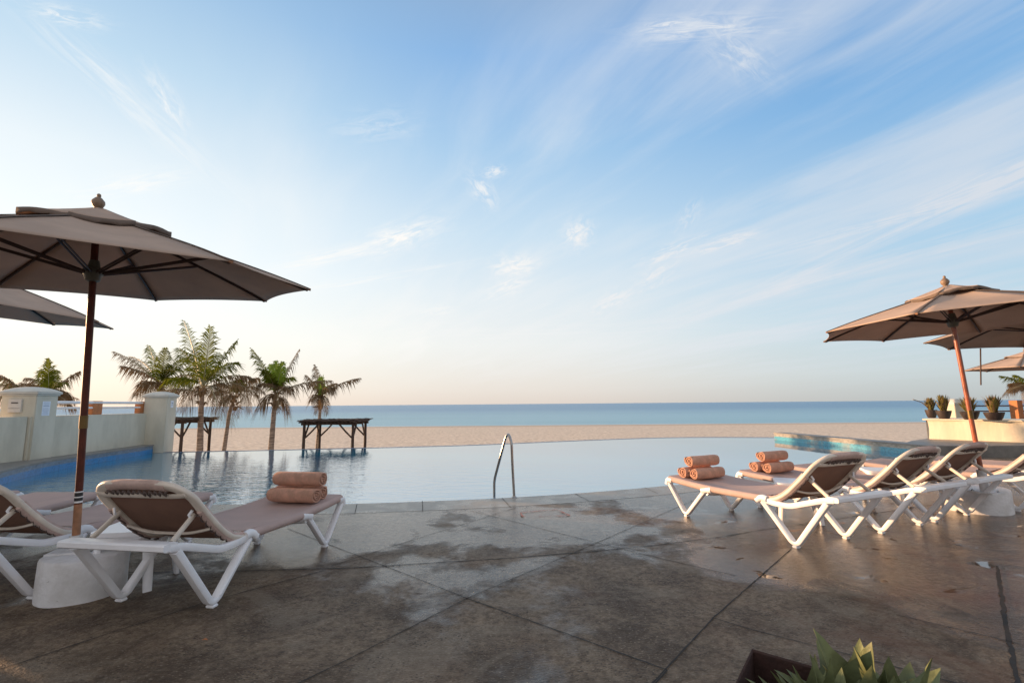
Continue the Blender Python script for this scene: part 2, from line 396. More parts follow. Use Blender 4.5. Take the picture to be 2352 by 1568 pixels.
def deck_mat():
    m = bpy.data.materials.new('wet_exposed_concrete'); m.use_nodes = True; nt = m.node_tree; t = NT(nt); b = nt.nodes['Principled BSDF']
    co = nt.nodes.new('ShaderNodeTexCoord').outputs['Object']
    x, y, z = t.sep(co)
    ang = t.mapping(co, (1, 1.9, 1))
    big = t.noise(co, .55, 5, .55, .4); mid = t.noise(co, 2.3, 7, .62, .3); fin = t.noise(co, 22, 5, .7)
    c = t.mix(t.ramp(mid, .34, .66), (.082, .054, .033), (.215, .156, .102))
    c = t.mix(t.ramp(fin, .40, .62, 0, .55), c, (.046, .031, .020))
    # pale lime scale, mostly towards the pool edge
    lime = t.math('MULTIPLY', t.ramp(y, 3.4, 5.6), t.ramp(t.noise(co, 1.1, 8, .68, .6), .44, .56))
    c = t.mix(t.math('MULTIPLY', lime, .6), c, (.29, .26, .22))
    pale = t.math('MULTIPLY', t.ramp(t.noise(co, .8, 9, .70, .9), .50, .58), .5)
    c = t.mix(pale, c, (.215, .172, .126))
    # aggregate: dark pits and light chips
    s1 = t.noise(ang, 58, 2, .5); s2 = t.noise(ang, 24, 3, .6, .3); s3 = t.noise(t.mapping(ang, (1, 1, 1), (0, 0, 0), (5, 3, 0)), 50, 2, .5)
    cl = t.ramp(t.noise(co, 3.5, 4, .6), .40, .62, .15, 1.)
    c = t.mix(t.math('MULTIPLY', t.ramp(s1, .56, .64), t.math('MULTIPLY', cl, .85)), c, (.020, .014, .010))
    c = t.mix(t.math('MULTIPLY', t.ramp(s2, .60, .68), t.math('MULTIPLY', cl, .9)), c, (.026, .018, .014))
    c = t.mix(t.math('MULTIPLY', t.ramp(s3, .60, .68), .5), c, (.34, .27, .20))
    redbrown = t.math('MULTIPLY', t.ramp(t.noise(co, 1.7, 6, .6, .6), .48, .68), t.ramp(x, .6, 3.2, .15, .85))  # red-brown mottling, stronger towards the right
    c = t.mix(redbrown, c, (.13, .056, .027))
    # wetness: ragged sheets, more of it to the right
    wv = t.math('ADD', t.math('MULTIPLY', big, .70), t.math('MULTIPLY', t.noise(co, 2.0, 9, .68, .5), .30))
    wv = t.math('ADD', wv, t.ramp(x, .8, 3.4, 0., .13))
    wv = t.math('ADD', wv, t.ramp(y, 3.0, 5.0, 0., .06))
    wv = t.math('ADD', wv, t.ramp(y, 2.2, 3.9, -.045, 0.))
    wet = t.ramp(wv, .488, .566)
    c = t.mix(wet, c, t.mix(1., c, (.66, .58, .50), 'MULTIPLY'))
    pud = t.math('MULTIPLY', t.ramp(t.math('ADD', t.noise(t.mapping(co, (1, 1.6, 1), (0, 0, 0), (4.2, 1.1, 0)), 2.4, 8, .68, .5), t.ramp(x, 0, 3, -.04, .03)), .60, .66), wet)
    nt.links.new(c, b.inputs['Base Color'])
    rgh = t.math('ADD', .66, t.math('MULTIPLY', wet, -.47)); rgh = t.math('ADD', rgh, t.ramp(fin, .3, .7, -.08, .08))
    rgh = t.math('MULTIPLY', rgh, t.math('SUBTRACT', 1., t.math('MULTIPLY', pud, .9)))
    t._set(b.inputs['Roughness'], rgh); t._set(b.inputs['Specular IOR Level'], t.math('ADD', .30, t.math('MULTIPLY', wet, .55)))
    bn = nt.nodes.new('ShaderNodeBump'); bn.inputs['Distance'].default_value = .014
    t._set(bn.inputs['Strength'], t.math('MULTIPLY', t.math('SUBTRACT', 1., t.math('MULTIPLY', wet, .60)), t.math('SUBTRACT', .95, t.math('MULTIPLY', pud, .93))))
    hgt = t.math('ADD', t.math('MULTIPLY', fin, .6), t.math('ADD', t.math('MULTIPLY', s1, -.6), t.math('MULTIPLY', t.noise(co, 7, 4, .6), .9)))
    t._set(bn.inputs['Height'], hgt); nt.links.new(bn.outputs[0], b.inputs['Normal'])
    return m
M['deck'] = deck_mat()
def coping_mat():
    m = bpy.data.materials.new('pool_coping_stone'); m.use_nodes = True; nt = m.node_tree; t = NT(nt); b = nt.nodes['Principled BSDF']
    co = nt.nodes.new('ShaderNodeTexCoord').outputs['Object']
    n = t.noise(co, 3.2, 7, .65, .4); f = t.noise(co, 28, 5, .65)
    c = t.mix(t.ramp(n, .35, .68), (.23, .205, .17), (.40, .37, .32)); c = t.mix(t.ramp(f, .58, .75, 0, .6), c, (.09, .075, .06))
    nt.links.new(c, b.inputs['Base Color']); t._set(b.inputs['Roughness'], t.ramp(n, .4, .6, .26, .55))
    bn = nt.nodes.new('ShaderNodeBump'); bn.inputs['Strength'].default_value = .35; bn.inputs['Distance'].default_value = .01
    t._set(bn.inputs['Height'], f); nt.links.new(bn.outputs[0], b.inputs['Normal'])
    return m
M['pcoping'] = coping_mat()
def sand_mat():
    m = bpy.data.materials.new('raked_sand'); m.use_nodes = True; nt = m.node_tree; t = NT(nt); b = nt.nodes['Principled BSDF']
    co = nt.nodes.new('ShaderNodeTexCoord').outputs['Object']; x, y, z = t.sep(co)
    wob = t.noise(t.mapping(co, (.12, .5, 1)), 1., 3, .5)
    rows = t.math('SINE', t.math('MULTIPLY', t.math('ADD', y, t.math('MULTIPLY', wob, 1.6)), 6.0))
    foot = t.noise(t.mapping(co, (1.5, 1, 1)), 2.2, 6, .65)
    c = t.mix(t.ramp(foot, .3, .7), (.50, .415, .33), (.84, .72, .585))
    c = t.mix(t.ramp(y, 80, 96, 0, .55), c, (.36, .29, .24))
    nt.links.new(c, b.inputs['Base Color']); b.inputs['Roughness'].default_value = .95; b.inputs['Specular IOR Level'].default_value = .1
    bn = nt.nodes.new('ShaderNodeBump'); bn.inputs['Strength'].default_value = .7; bn.inputs['Distance'].default_value = .16
    t._set(bn.inputs['Height'], t.math('ADD', t.math('MULTIPLY', rows, .42), foot)); nt.links.new(bn.outputs[0], b.inputs['Normal'])
    return m
M['sand'] = sand_mat()
def sea_mat():
    m = bpy.data.materials.new('sea_water'); m.use_nodes = True; nt = m.node_tree; t = NT(nt); b = nt.nodes['Principled BSDF']
    co = nt.nodes.new('ShaderNodeTexCoord').outputs['Object']; x, y, z = t.sep(co)
    nn = t.noise(t.mapping(co, (.004, .03, 1)), 1., 5, .6)
    c = t.mix(t.ramp(y, 97, 420), (.22, .44, .54), (.045, .19, .38))
    c = t.mix(t.ramp(nn, .4, .65, 0, .4), c, (.11, .30, .38))
    fy = t.math('ADD', y, t.math('MULTIPLY', t.noise(t.mapping(co, (.03, .2, 1)), 1., 4, .6), -9.))
    foam = t.math('MULTIPLY', t.ramp(fy, 90.5, 91.5), t.ramp(fy, 95, 92.6)); c = t.mix(t.math('MULTIPLY', foam, .55), c, (.7, .74, .76))
    nt.links.new(c, b.inputs['Base Color']); b.inputs['Roughness'].default_value = .32; b.inputs['IOR'].default_value = 1.33
    bn = nt.nodes.new('ShaderNodeBump'); bn.inputs['Strength'].default_value = .9; bn.inputs['Distance'].default_value = .5
    w = t.noise(t.mapping(co, (.10, .42, 1)), 1., 7, .68)
    t._set(bn.inputs['Height'], w); nt.links.new(bn.outputs[0], b.inputs['Normal'])
    return m
M['sea'] = sea_mat()
def pool_mat():
    m = bpy.data.materials.new('pool_water'); m.use_nodes = True; nt = m.node_tree; t = NT(nt); b = nt.nodes['Principled BSDF']
    co = nt.nodes.new('ShaderNodeTexCoord').outputs['Object']; x, y, z = t.sep(co)
    b.inputs['Base Color'].default_value = (.0, .33, .58, 1); b.inputs['Roughness'].default_value = .015
    b.inputs['IOR'].default_value = 2.2
    rip = t.noise(t.mapping(co, (1.0, 2.3, 1), (0, 0, radians(12))), 2.4, 3, .5, .5)
    rip2 = t.noise(t.mapping(co, (1.4, 3.4, 1), (0, 0, radians(-20))), 4.2, 2, .5, .3)
    amt = t.math('MULTIPLY', t.ramp(y, 14, 7.5, .16, 1.15), t.ramp(x, 2.5, -2.5, .28, 1.2))
    bn = nt.nodes.new('ShaderNodeBump'); bn.inputs['Distance'].default_value = .03
    t._set(bn.inputs['Strength'], t.math('MULTIPLY', amt, .27))
    t._set(bn.inputs['Height'], t.math('ADD', rip, t.math('MULTIPLY', rip2, .45))); nt.links.new(bn.outputs[0], b.inputs['Normal'])
    gl = nt.nodes.new('ShaderNodeBsdfGlossy'); gl.inputs['Roughness'].default_value = .02; nt.links.new(bn.outputs[0], gl.inputs['Normal'])
    lw = nt.nodes.new('ShaderNodeLayerWeight'); nt.links.new(bn.outputs[0], lw.inputs['Normal'])
    fac = t.math('MULTIPLY', t.math('POWER', lw.outputs['Facing'], 1.3), .95)
    mx = nt.nodes.new('ShaderNodeMixShader'); nt.links.new(fac, mx.inputs[0]); nt.links.new(b.outputs[0], mx.inputs[1]); nt.links.new(gl.outputs[0], mx.inputs[2])
    nt.links.new(mx.outputs[0], nt.nodes['Material Output'].inputs[0]); b.inputs['Roughness'].default_value = .5; b.inputs['Specular IOR Level'].default_value = 0
    return m
M['pool'] = pool_mat()
def tile_mat(name, top, band, zsplit=.07):
    m = bpy.data.materials.new(name); m.use_nodes = True; nt = m.node_tree; t = NT(nt); b = nt.nodes['Principled BSDF']
    co = nt.nodes.new('ShaderNodeTexCoord').outputs['Object']; x, y, z = t.sep(co)
    n = t.noise(t.mapping(co, (3, 3, 6)), 3., 5, .6)
    cell = nt.nodes.new('ShaderNodeTexVoronoi'); cell.inputs['Scale'].default_value = 22; nt.links.new(co, cell.inputs['Vector'])
    ct = t.mix(t.ramp(n, .3, .7), [q*.7 for q in top], [q*1.3 for q in top])
    cb = t.mix(t.ramp(cell.outputs['Distance'], 0, .7), [q*.75 for q in band], [min(1, q*1.3) for q in band])
    cb = t.mix(t.ramp(t.noise(co, 1.3, 4, .6), .45, .62, 0, .75 if top[0] > .2 else .25), cb, top)
    c = t.mix(t.ramp(z, zsplit-.004, zsplit+.004), cb, ct)
    nt.links.new(c, b.inputs['Base Color']); b.inputs['Roughness'].default_value = .3
    return m
M['tileL'] = tile_mat('left_pool_tiles', (.13, .18, .24), (.01, .15, .34), .085)
M['tileR'] = tile_mat('right_pool_tiles', (.26, .25, .22), (.05, .24, .33), .085)
M['edge'] = mat('infinity_edge_tile', (.04, .07, .16), .3, .1, 5)
M['joint'] = mat('dark_joint', (.022, .018, .015), .8, .3, 20)
M['redmark'] = mat('faded_red_paint', (.30, .13, .10), .6, .35, 30)

# ------------------------------------------------------------------ setting
def structure(o): o['kind'] = 'structure'; return o
# sea and sand
NP = 16
mb = MB(); mb.add([(-30000, 60, -3), (30000, 60, -3), (30000, 40000, -3), (-30000, 40000, -3)], [(0, 1, 2, 3)])
structure(mb.build('sea', M['sea'], smooth=False))
mb = MB(); ys = [-40, 12, 18, 24, 35, 50, 70, 90, 96, 104, 120]
def sandz(y): return -1.2 if y < 18 else -1.2 - 1.8*min(1.35, (y-18)/(97.0-18))
xs = [-3000, -600, -300, -150, -60, -20, 20, 60, 150, 300, 600, 3000]
mb.add([(x, y, sandz(y)) for y in ys for x in xs], [(j*len(xs)+i, j*len(xs)+i+1, (j+1)*len(xs)+i+1, (j+1)*len(xs)+i) for j in range(len(ys)-1) for i in range(len(xs)-1)])
structure(mb.build('sand', M['sand']))
# foam line
# pool outline
near = [(-8.0, 6.95), (-7, 6.66), (-5, 6.45), (-3.2, 6.37), (-2.14, 6.36), (-1.19, 6.47), (-.13, 6.66), (1.07, 7.01), (2.38, 7.53), (4, 8.3), (6, 9.3), (8, 10.35), (9.7, 11.4)]
nearc = [tuple(p) for p in chain([(x, y, 0) for x, y in near], 6)]; nearc = [(p[0], p[1]) for p in nearc]
right = [(9.5, 12.5), (9.3, 13.9), (9.12, 15.2), (8.93, 16.65)]
far = [(9.5, 17.5), (7.5, 17.9), (5.65, 17.9), (3.8, 17.4), (1.8, 16.65), (-1.19, 15.4), (-3.5, 14.85), (-5.8, 14.45), (-7, 14.22), (-10.3, 13.75)]
farc = [(p[0], p[1]) for p in chain([(x, y, 0) for x, y in far], 6)]
left = [(-10.1, 13.7), (-9.85, 12.3), (-9.6, 10.9), (-9.2, 9.45), (-8.6, 8.2)]
leftc = [(p[0], p[1]) for p in chain([(x, y, 0) for x, y in left+[near[0]]], 6)][:-1]
water = nearc + right + [(9.8, 16.7)] + farc + leftc
mb = MB(); mb.prism(water, 0, -.03, sides=False); structure(mb.build('pool_water', M['pool'], smooth=False))
# basin below and infinity lip
def offset(line, d):
    out = []
    for i, p in enumerate(line):
        a = Vector(line[max(0, i-1)]); b = Vector(line[min(len(line)-1, i+1)]); t = (b-a).normalized()
        out.append((p[0]-t.y*d, p[1]+t.x*d))
    return out
lip = offset(farc, -.22)
mb = MB(); n = len(farc)
mb.add([(x, y, -.026) for x, y in farc] + [(x, y, -.026) for x, y in lip] + [(x, y, -1.3) for x, y in lip],
       [(i, i+1, n+i+1, n+i) for i in range(n-1)] + [(n+i, n+i+1, 2*n+i+1, 2*n+i) for i in range(n-1)])
structure(mb.build('infinity_edge', M['edge'], smooth=False))
# coping of near edge: individual stones
def strip_quads(a, b): return [(i, i+1, len(a)+i+1, len(a)+i) for i in range(len(a)-1)]
cop_o = offset(nearc, -.56)
mb = MB(); n = len(nearc)
mb.add([(x, y, .0) for x, y in nearc] + [(x, y, .0) for x, y in cop_o], strip_quads(nearc, cop_o))
mb.add([(x, y, .0) for x, y in nearc] + [(x, y, -.3) for x, y in nearc], strip_quads(nearc, nearc))
structure(mb.build('pool_coping', M['pcoping'], smooth=False))
# deck with the planter pit left open
pc = [G(1727, 1490), G(1853, 1526), G(1690, 1568)]
c0, e1, e2 = pc[0].xy, (pc[1]-pc[0]).xy.normalized(), (pc[2]-pc[0]).xy.normalized()
PIT = [c0, c0+e1*1.5, c0+e1*1.5+e2*1.3, c0+e2*1.3]; PIT = [(p.x, p.y) for p in PIT]
gap = offset(nearc, -.575)
outer = [(-9.86, 8.8)] + [(-9.0, 7.9), (-8.55, 6.6)] + gap[2:-1] + [(9.9, 10.75), (24, 10.6), (24, -9), (-9.86, -9)]
outer = outer[::-1]
mb = MB(); mb.prism(outer, -.4, .0, holes=[PIT]); structure(mb.build('pool_deck', M['deck'], smooth=False))
# sub base, so that joints read dark
mb = MB(); mb.prism([(-9.9, -9), (24, -9), (24, 10.7), (9.9, 11.4), (-9.9, 9)][::1], -.5, -.45, sides=False); structure(mb.build('deck_base', M['joint'], smooth=False))
# strip between coping and deck (open joint)
mb = MB(); a_, b_ = offset(nearc, -.55), offset(nearc, -.585)
mb.add([(x, y, -.012) for x, y in a_] + [(x, y, -.012) for x, y in b_], strip_quads(a_, b_)); 
def ribbon(mb, pts, w, z=.004, jit=.25, step=.05):
    P = [Vector((p[0], p[1])) for p in pts]; Q = []
    for a, b in zip(P, P[1:]):
        k = max(1, int((b-a).length/step)); Q += [a.lerp(b, i/k) for i in range(k)]
    Q.append(P[-1]); n = len(Q); L, R = [], []
    for i, p in enumerate(Q):
        t = (Q[min(n-1, i+1)]-Q[max(0, i-1)]).normalized(); nn = Vector((-t.y, t.x))
        w1 = w*.5*(1+random.uniform(-jit, jit)*2); w2 = w*.5*(1+random.uniform(-jit, jit)*2)
        off = random.uniform(-1, 1)*w*jit*.4
        L.append((p.x+nn.x*(w1+off), p.y+nn.y*(w1+off), z)); R.append((p.x-nn.x*(w2-off), p.y-nn.y*(w2-off), z))
    mb.add(L+R, [(i, i+1, n+i+1, n+i) for i in range(n-1)])
def gp(l): return [(p.x, p.y) for p in (G(*q) for q in l)]
for l, w in [([(-90, 1303), (0, 1306.5), (141, 1310), (318, 1315.4), (496, 1313), (708, 1306.5), (790, 1305), (888, 1299.7), (1180, 1281), (1352, 1267), (1493, 1253.7), (1657, 1233), (1748, 1216.5), (1858, 1202), (2000, 1180), (2200, 1150)], 0.0108),
             ([(1078, 1172), (1417, 1258), (1608, 1304), (1690, 1322)], 0.0069), ([(1184.7, 1166), (832, 1276.5), (760, 1300)], 0.0059),
             ([(660.6, 1214), (883, 1299.7), (1073, 1374), (1532.6, 1538.6)], 0.0069), ([(1532.6, 1538.6), (1480, 1600)], 0.0069),
             ([(1590, 1150), (1356, 1253), (1073, 1374), (804, 1512), (688, 1568), (560, 1630)], 0.0059),
             ([(1818, 1260), (1639, 1419), (1500, 1568), (1440, 1630)], 0.0078), ([(1637, 1419), (1727, 1446), (1949, 1503), (2200, 1570)], 0.0059),
             ([(2059, 1412), (2307, 1470), (2420, 1500)], 0.0069), ([(2290, 1300), (2305, 1400), (2318, 1470), (2333, 1540), (2345, 1600)], 0.0215),
             ([(-60, 1557), (0, 1537.7), (273, 1447), (478, 1382), (640, 1338), (748.7, 1309)], 0.0078)]:
    ribbon(mb, gp(l), w)
cs = offset(nearc, -.0)
for k, px in enumerate((660, 971, 1175, 1352, 1480)):                 # joints between coping stones
    for i in range(len(nearc)-1):
        pass
for (a, b) in [((612, 1157), (596, 1180)), ((820, 1157), (815, 1179)), ((970, 1150), (971, 1174)), ((1153, 1143.5), (1173, 1165)), ((1320, 1133), (1352, 1150)), ((1480, 1119), (1512, 1134)), ((1640, 1104), (1680, 1116))]:
    ribbon(mb, gp([a, b]), .007)
structure(mb.build('deck_joint', M['joint'], smooth=False))
mb = MB()
ribbon(mb, gp([(1196, 1178), (1202, 1187)]), .022, .007, .5); ribbon(mb, gp([(1195, 1177.5), (1277, 1170.5)]), .022, .007, .5); ribbon(mb, gp([(1277, 1170.5), (1309, 1184)]), .022, .008, .5)
ribbon(mb, gp([(1309, 1184.5), (1238, 1186)]), .02, .007, .5)
structure(mb.build('deck_marking', M['redmark'], smooth=False))
# planter pit lining and soil
mb = MB(); n = 4; q = PIT
inn = [(c0+e1*.006+e2*.006), (c0+e1*1.494+e2*.006), (c0+e1*1.494+e2*1.294), (c0+e1*.006+e2*1.294)]; inn = [(p.x, p.y) for p in inn]
mb.add([(x, y, .002) for x, y in q] + [(x, y, -.006) for x, y in inn] + [(x, y, -.30) for x, y in inn], [(i, (i+1) % 4, 4+(i+1) % 4, 4+i) for i in range(4)] + [(4+i, 4+(i+1) % 4, 8+(i+1) % 4, 8+i) for i in range(4)])
structure(mb.build('planter_rim', M['brick'], smooth=False))
mb = MB(); K = 14; vs = []
for i in range(K+1):
    for j in range(K+1):
        p = Vector(inn[0]) + (Vector(inn[1])-Vector(inn[0]))*i/K + (Vector(inn[3])-Vector(inn[0]))*j/K
        vs.append((p.x, p.y, -.2+random.uniform(-.012, .012)))
mb.add(vs, [(i*(K+1)+j, (i+1)*(K+1)+j, (i+1)*(K+1)+j+1, i*(K+1)+j+1) for i in range(K) for j in range(K)])
structure(mb.build('planter_soil', M['soil']))
# right terrace
terr = [(16, 17.2), (12.5, 14.2), (11.38, 13.46), (10.55, 12.9), (9.9, 12.3), (9.7, 11.4), (10.6, 11.2), (12, 11.0), (24, 10.6), (60, 10.6), (60, 17.2)]
def tz(x, y): return .205 + max(0, min(1, (x-11.5)/3.0))*.16
mb = MB(); mb.prism(terr, -1.3, tz); structure(mb.build('terrace', M['coping'], smooth=False))
def pool_wall(name, line, d, z, tile, label):
    r = empty(name, (line[0][0], line[0][1], 0)); o = Vector((-line[0][0], -line[0][1], 0))
    other = offset(line, d)
    m1 = MB(); m1.prism([p for p in line] + other[::-1], -.6, z-.035); a = m1.build('tile_face', tile, None, smooth=False)
    oa, ob = offset(line, -.02 if d > 0 else .02), offset(line, d)
    m2 = MB(); m2.prism(oa + ob[::-1], z-.035, z, bottom=True); b = m2.build('coping', M['coping'], None, smooth=False)
    for q in (a, b): q.parent = r; q.location = o
    return tag(r, label, 'wall')
pool_wall('pool_wall', [(9.7, 11.4)]+right, -.42, .21, M['tileR'], 'low pool wall with a blue tile band at the right end of the infinity edge')
pool_wall('pool_wall', leftc + [(near[0])], -.85, .205, M['tileL'], 'low curved pool wall of blue tiles below the cream garden wall')

# ------------------------------------------------------------------ cream wall with pillars and rails (left)
def cap_mb(w, d, z, h, over=.05):
    m = MB(); K = 10; vs = []; fs = []
    for i in range(K+1):
        for j in range(K+1):
            u, v = i/K*2-1, j/K*2-1
            r = max(abs(u), abs(v)); vs.append((u*(w/2+over), v*(d/2+over), z + h*(1-r**2.2)))
    for i in range(K):
        for j in range(K):
            a = i*(K+1)+j; fs.append((a, a+K+1, a+K+2, a+1))
    m.add(vs, fs)
    m.box((0, 0, z-.022), (w+2*over, d+2*over, .044))
    m.box((0, 0, z-.06), (w+over, d+over, .034))
    return m
def garden_wall():
    root = empty('garden_wall', (-10.1, 11.9, 0))
    def place(o): o.parent = root; o.location = -root.location; return o
    W0, W1 = Vector((-9.85, 9.9, 0)), Vector((-10.42, 13.95, 0)); dirv = (W1-W0).normalized(); ang = math.atan2(dirv.y, dirv.x)
    nx = Vector((dirv.y, -dirv.x, 0)); L = (W1-W0).length
    m = MB(); c = (W0+W1)/2 - nx*.15; m.box((c.x, c.y, .29), (L, .30, 1.58), ang); place(m.build('wall_panel', M['stucco'], bevel=.008))
    m = MB(); m.box((-9.9-.13, 9.37, .29), (.28, 1.02, 1.58)); place(m.build('wall_panel', M['stucco'], bevel=.008))
    for (cx, cy, w, d, big) in ((-10.17, 10.17, .64, .56, 1), (-10.22, 14.02, .60, .50, 0)):
        m = MB(); m.box((0, 0, .52), (w, d, 2.04)); p = m.build('pillar', M['stucco'], bevel=.01)
        p.parent = root; p.location = Vector((cx, cy, 0)) - root.location; p.rotation_euler = (0, 0, ang-pi/2)
        cp = cap_mb(w, d, 1.585, .11).build('pillar_cap', M['stucco_cap'], p, bevel=.006)
        # paper notice on the face towards the pool
        if big:
            m = MB(); m.box((w/2+.003, -.02, 1.24), (.006, .20, .30)); nt_ = m.build('notice', M['paper'], p, smooth=False)
            m = MB()
            for k in range(11):
                if k in (4,): continue
                m.box((w/2+.0075, -.02+(.0 if k < 4 else -.012), 1.365-.025*k), (.002, (.15 if k != 5 else .17)-(.04 if k % 3 == 2 else 0), .006 if k != 3 else .012))
            m.build('printed_lines', M['print_'], nt_, smooth=False)
            m = MB(); m.box((-.04, -d/2-.02, 1.30), (.24, .04, .27)); lb = m.build('wall_lamp', M['lampbox'], p, bevel=.006)
            m = MB(); m.box((-.04, -d/2-.043, 1.36), (.12, .008, .022)); m.box((-.04, -d/2-.043, 1.25), (.20, .004, .004)); m.build('lamp_slot', M['slot'], lb, smooth=False)
        else:
            m = MB(); m.box((w/2+.003, .0, 1.33), (.006, .13, .20)); nt_ = m.build('notice', M['paper'], p, smooth=False)
            m = MB(); m.box((w/2+.0075, .0, 1.36), (.002, .06, .05)); m.box((w/2+.0075, .0, 1.30), (.002, .09, .012)); m.build('printed_lines', M['print_'], nt_, smooth=False)
    for z, r in ((1.37, .034), (1.245, .025)):
        m = MB(); a = W0 - nx*.12 + dirv*.5; b = W1 - nx*.12 - dirv*.25
        m.sweep([(a.x, a.y, z), (b.x, b.y, z)], r, n=10); place(m.build('rail', M['railing']))
    for s in (.50, .955):
        c = W0 + dirv*L*s - nx*.17; m = MB(); m.box((c.x, c.y, 1.245), (.34, .15, .33), ang); place(m.build('rail_post', M['terracotta'], bevel=.008))
    return tag(root, 'cream garden wall with two capped pillars and white rails beside the left pool end', 'wall')
garden_wall()
# unseen wall added left of view, height and gaps shaped to shade the deck
r = empty('shade_wall', (-10.05, 4, 0))
m = MB()
for (y0, y1, zc_, hz_) in ((5.525, 8.85, .55, 1.80), (5.365, 5.525, 1.20, .50), (5.28, 5.365, .55, 1.80)): m.box((0, (y0+y1)/2-4, zc_), (.26, y1-y0, hz_))
m.build('wall_section', M['stucco'], r)
m = MB(); m.box((0, (-3+4.98)/2-4, .55), (.26, 7.98, 1.80)); m.build('wall_section', M['stucco'], r, bevel=.008)
tag(r, 'unseen cream wall added beyond the left loungers to cast shade, its gaps passing sun streaks', 'wall')

# ------------------------------------------------------------------ white wall on the right terrace, rail behind
def right_wall():
    a, b = Vector((11.4, 13.4, 0)), Vector((12.95, 11.2, 0)); d = (b-a).normalized(); nb = Vector((-d.y, d.x, 0))   # towards the sea
    root = empty('planter_wall', (12.2, 12.3, 0)); o = -Vector((12.2, 12.3, 0))
    K, H = 26, 8; vs = []; fs = []
    for i in range(K+1):
        for j in range(H+1):
            s = i/K*5.6; z = .1 + .62*j/H
            wv = .025*sin(s*5.1)+.018*sin(s*11+1.3)
            if s < .15: wv += .03*sin(pi*j/H)
            p = a + d*s + nb*wv*(.4+.6*j/H); vs.append((p.x, p.y, z))
    for i in range(K):
        for j in range(H): q = i*(H+1)+j; fs.append((q, q+H+1, q+H+2, q+1))
    m = MB(); m.add(vs, fs); 
    e = a + nb*1.1; m.add([(a.x, a.y, .1), (e.x, e.y, .1), (e.x, e.y, .72), (a.x, a.y, .72)], [(0, 1, 2, 3)])
    w = m.build('wall_face', M['whitew'], root); w.location = o
    top = [a - nb*.05 - d*.06, a + d*5.6 - nb*.05, a + d*5.6 + nb*1.15, a + nb*1.15 - d*.06]
    m = MB(); m.prism([(p.x, p.y) for p in top], .715, .755, bottom=True); w = m.build('wall_top', M['whitew'], root, bevel=.006); w.location = o
    tag(root, 'low whitewashed planter wall on the right terrace carrying dark flower pots', 'wall')
right_wall()
def back_rail():
    root = empty('terrace_railing', (15, 14.5, .2))
    for z in (1.02, .86):
        m = MB(); a = Y(2205, 938, 15.2); b = Y(2500, 938, 14.0); m.sweep([(a.x-15, a.y-14.5, z-.2+.05), (b.x-15, b.y-14.5, z-.2+.05)], .022, n=8); m.build('rail', M['rail_rust'], root)
    for px, mt, nm in ((2336, 'terracotta', 'rail_post'), (2420, 'terracotta', 'rail_post')):
        a = Y(px, 948, 14.6); m = MB(); m.box((a.x-15, a.y-14.5, .72), (.30, .2, .62), .4); m.build(nm, M[mt], root, bevel=.01)
    a = Y(2195, 940, 15.2); m = MB(); m.box((a.x-15, a.y-14.5, .5), (.44, .44, 1.0)); p = m.build('pillar', M['stucco'], root, bevel=.01)
    c = cap_mb(.44, .44, .98, .12, .04).build('pillar_cap', M['stucco_cap'], p); c.location = (a.x-15, a.y-14.5, 0)
    tag(root, 'dark rail with orange posts and a domed cream pillar behind the flower pots', 'railing')
back_rail()
def leafy(m, c, r, h, n, w=.05, lean=.6):
    for i in range(n):
        an = random.uniform(0, 2*pi); t = random.random()**.6; base = Vector((random.uniform(-.3, .3)*r, random.uniform(-.3, .3)*r, 0))
        L = h*random.uniform(.45, 1.0); out = r*random.uniform(.1, 1)*lean*2
        tip = base + Vector((cos(an)*out, sin(an)*out, L)); mid = base.lerp(tip, .55) + Vector((0, 0, L*.12))
        sd = Vector((-sin(an), cos(an), 0))*w*random.uniform(.6, 1.3)
        q = [base+sd*.4, base-sd*.4, mid-sd, mid+sd, tip]
        m.add([c+p for p in q], [(0, 1, 2, 3), (3, 2, 4)], random.choice((0, 0, 1)))
for (px, pyb, w, ptop, Yd, lb) in [(2140, 956.5, 22, 909, 13.9, 'dark pot with a sparse arching shrub at the left end of the white wall'),
                                   (2169, 958.6, 28, 903, 13.2, 'dark pot with a dense olive shrub between the first pot and the domed pillar'),
                                   (2229, 961, 34, 908, 12.4, 'dark pot with a shrub partly hidden by the leaning umbrella pole'),
                                   (2285, 963, 36, 904, 11.9, 'widest dark pot with a bushy olive shrub, right of the umbrella pole')]:
    p = Y(px, pyb, Yd); p.z = .757; r_ = w/2/1100*Yd; hp = 18/1100*Yd
    root = empty('potted_plant', p)
    m = MB(); m.lathe([(r_*.62, 0), (r_*.8, hp*.3), (r_*.98, hp*.8), (r_*1.02, hp), (r_*.92, hp), (r_*.88, hp*.85)], 20); m.build('pot', M['pot'], root)
    m = MB(); hh = (pyb-ptop)/1100*Yd - hp
    leafy(m, Vector((0, 0, hp*.85)), r_*.95, hh*1.08, 150, .022)
    if px == 2140: m.sweep([(0, 0, hp), (-.25, 0, hp+.22), (-.48, 0, hp+.3)], .012, n=5, mi=1)
    m.build('foliage', [M['shrub'], M['brownf']], root, smooth=False)
    tag(root, lb, 'potted plant', 'potted shrubs on the white terrace wall')

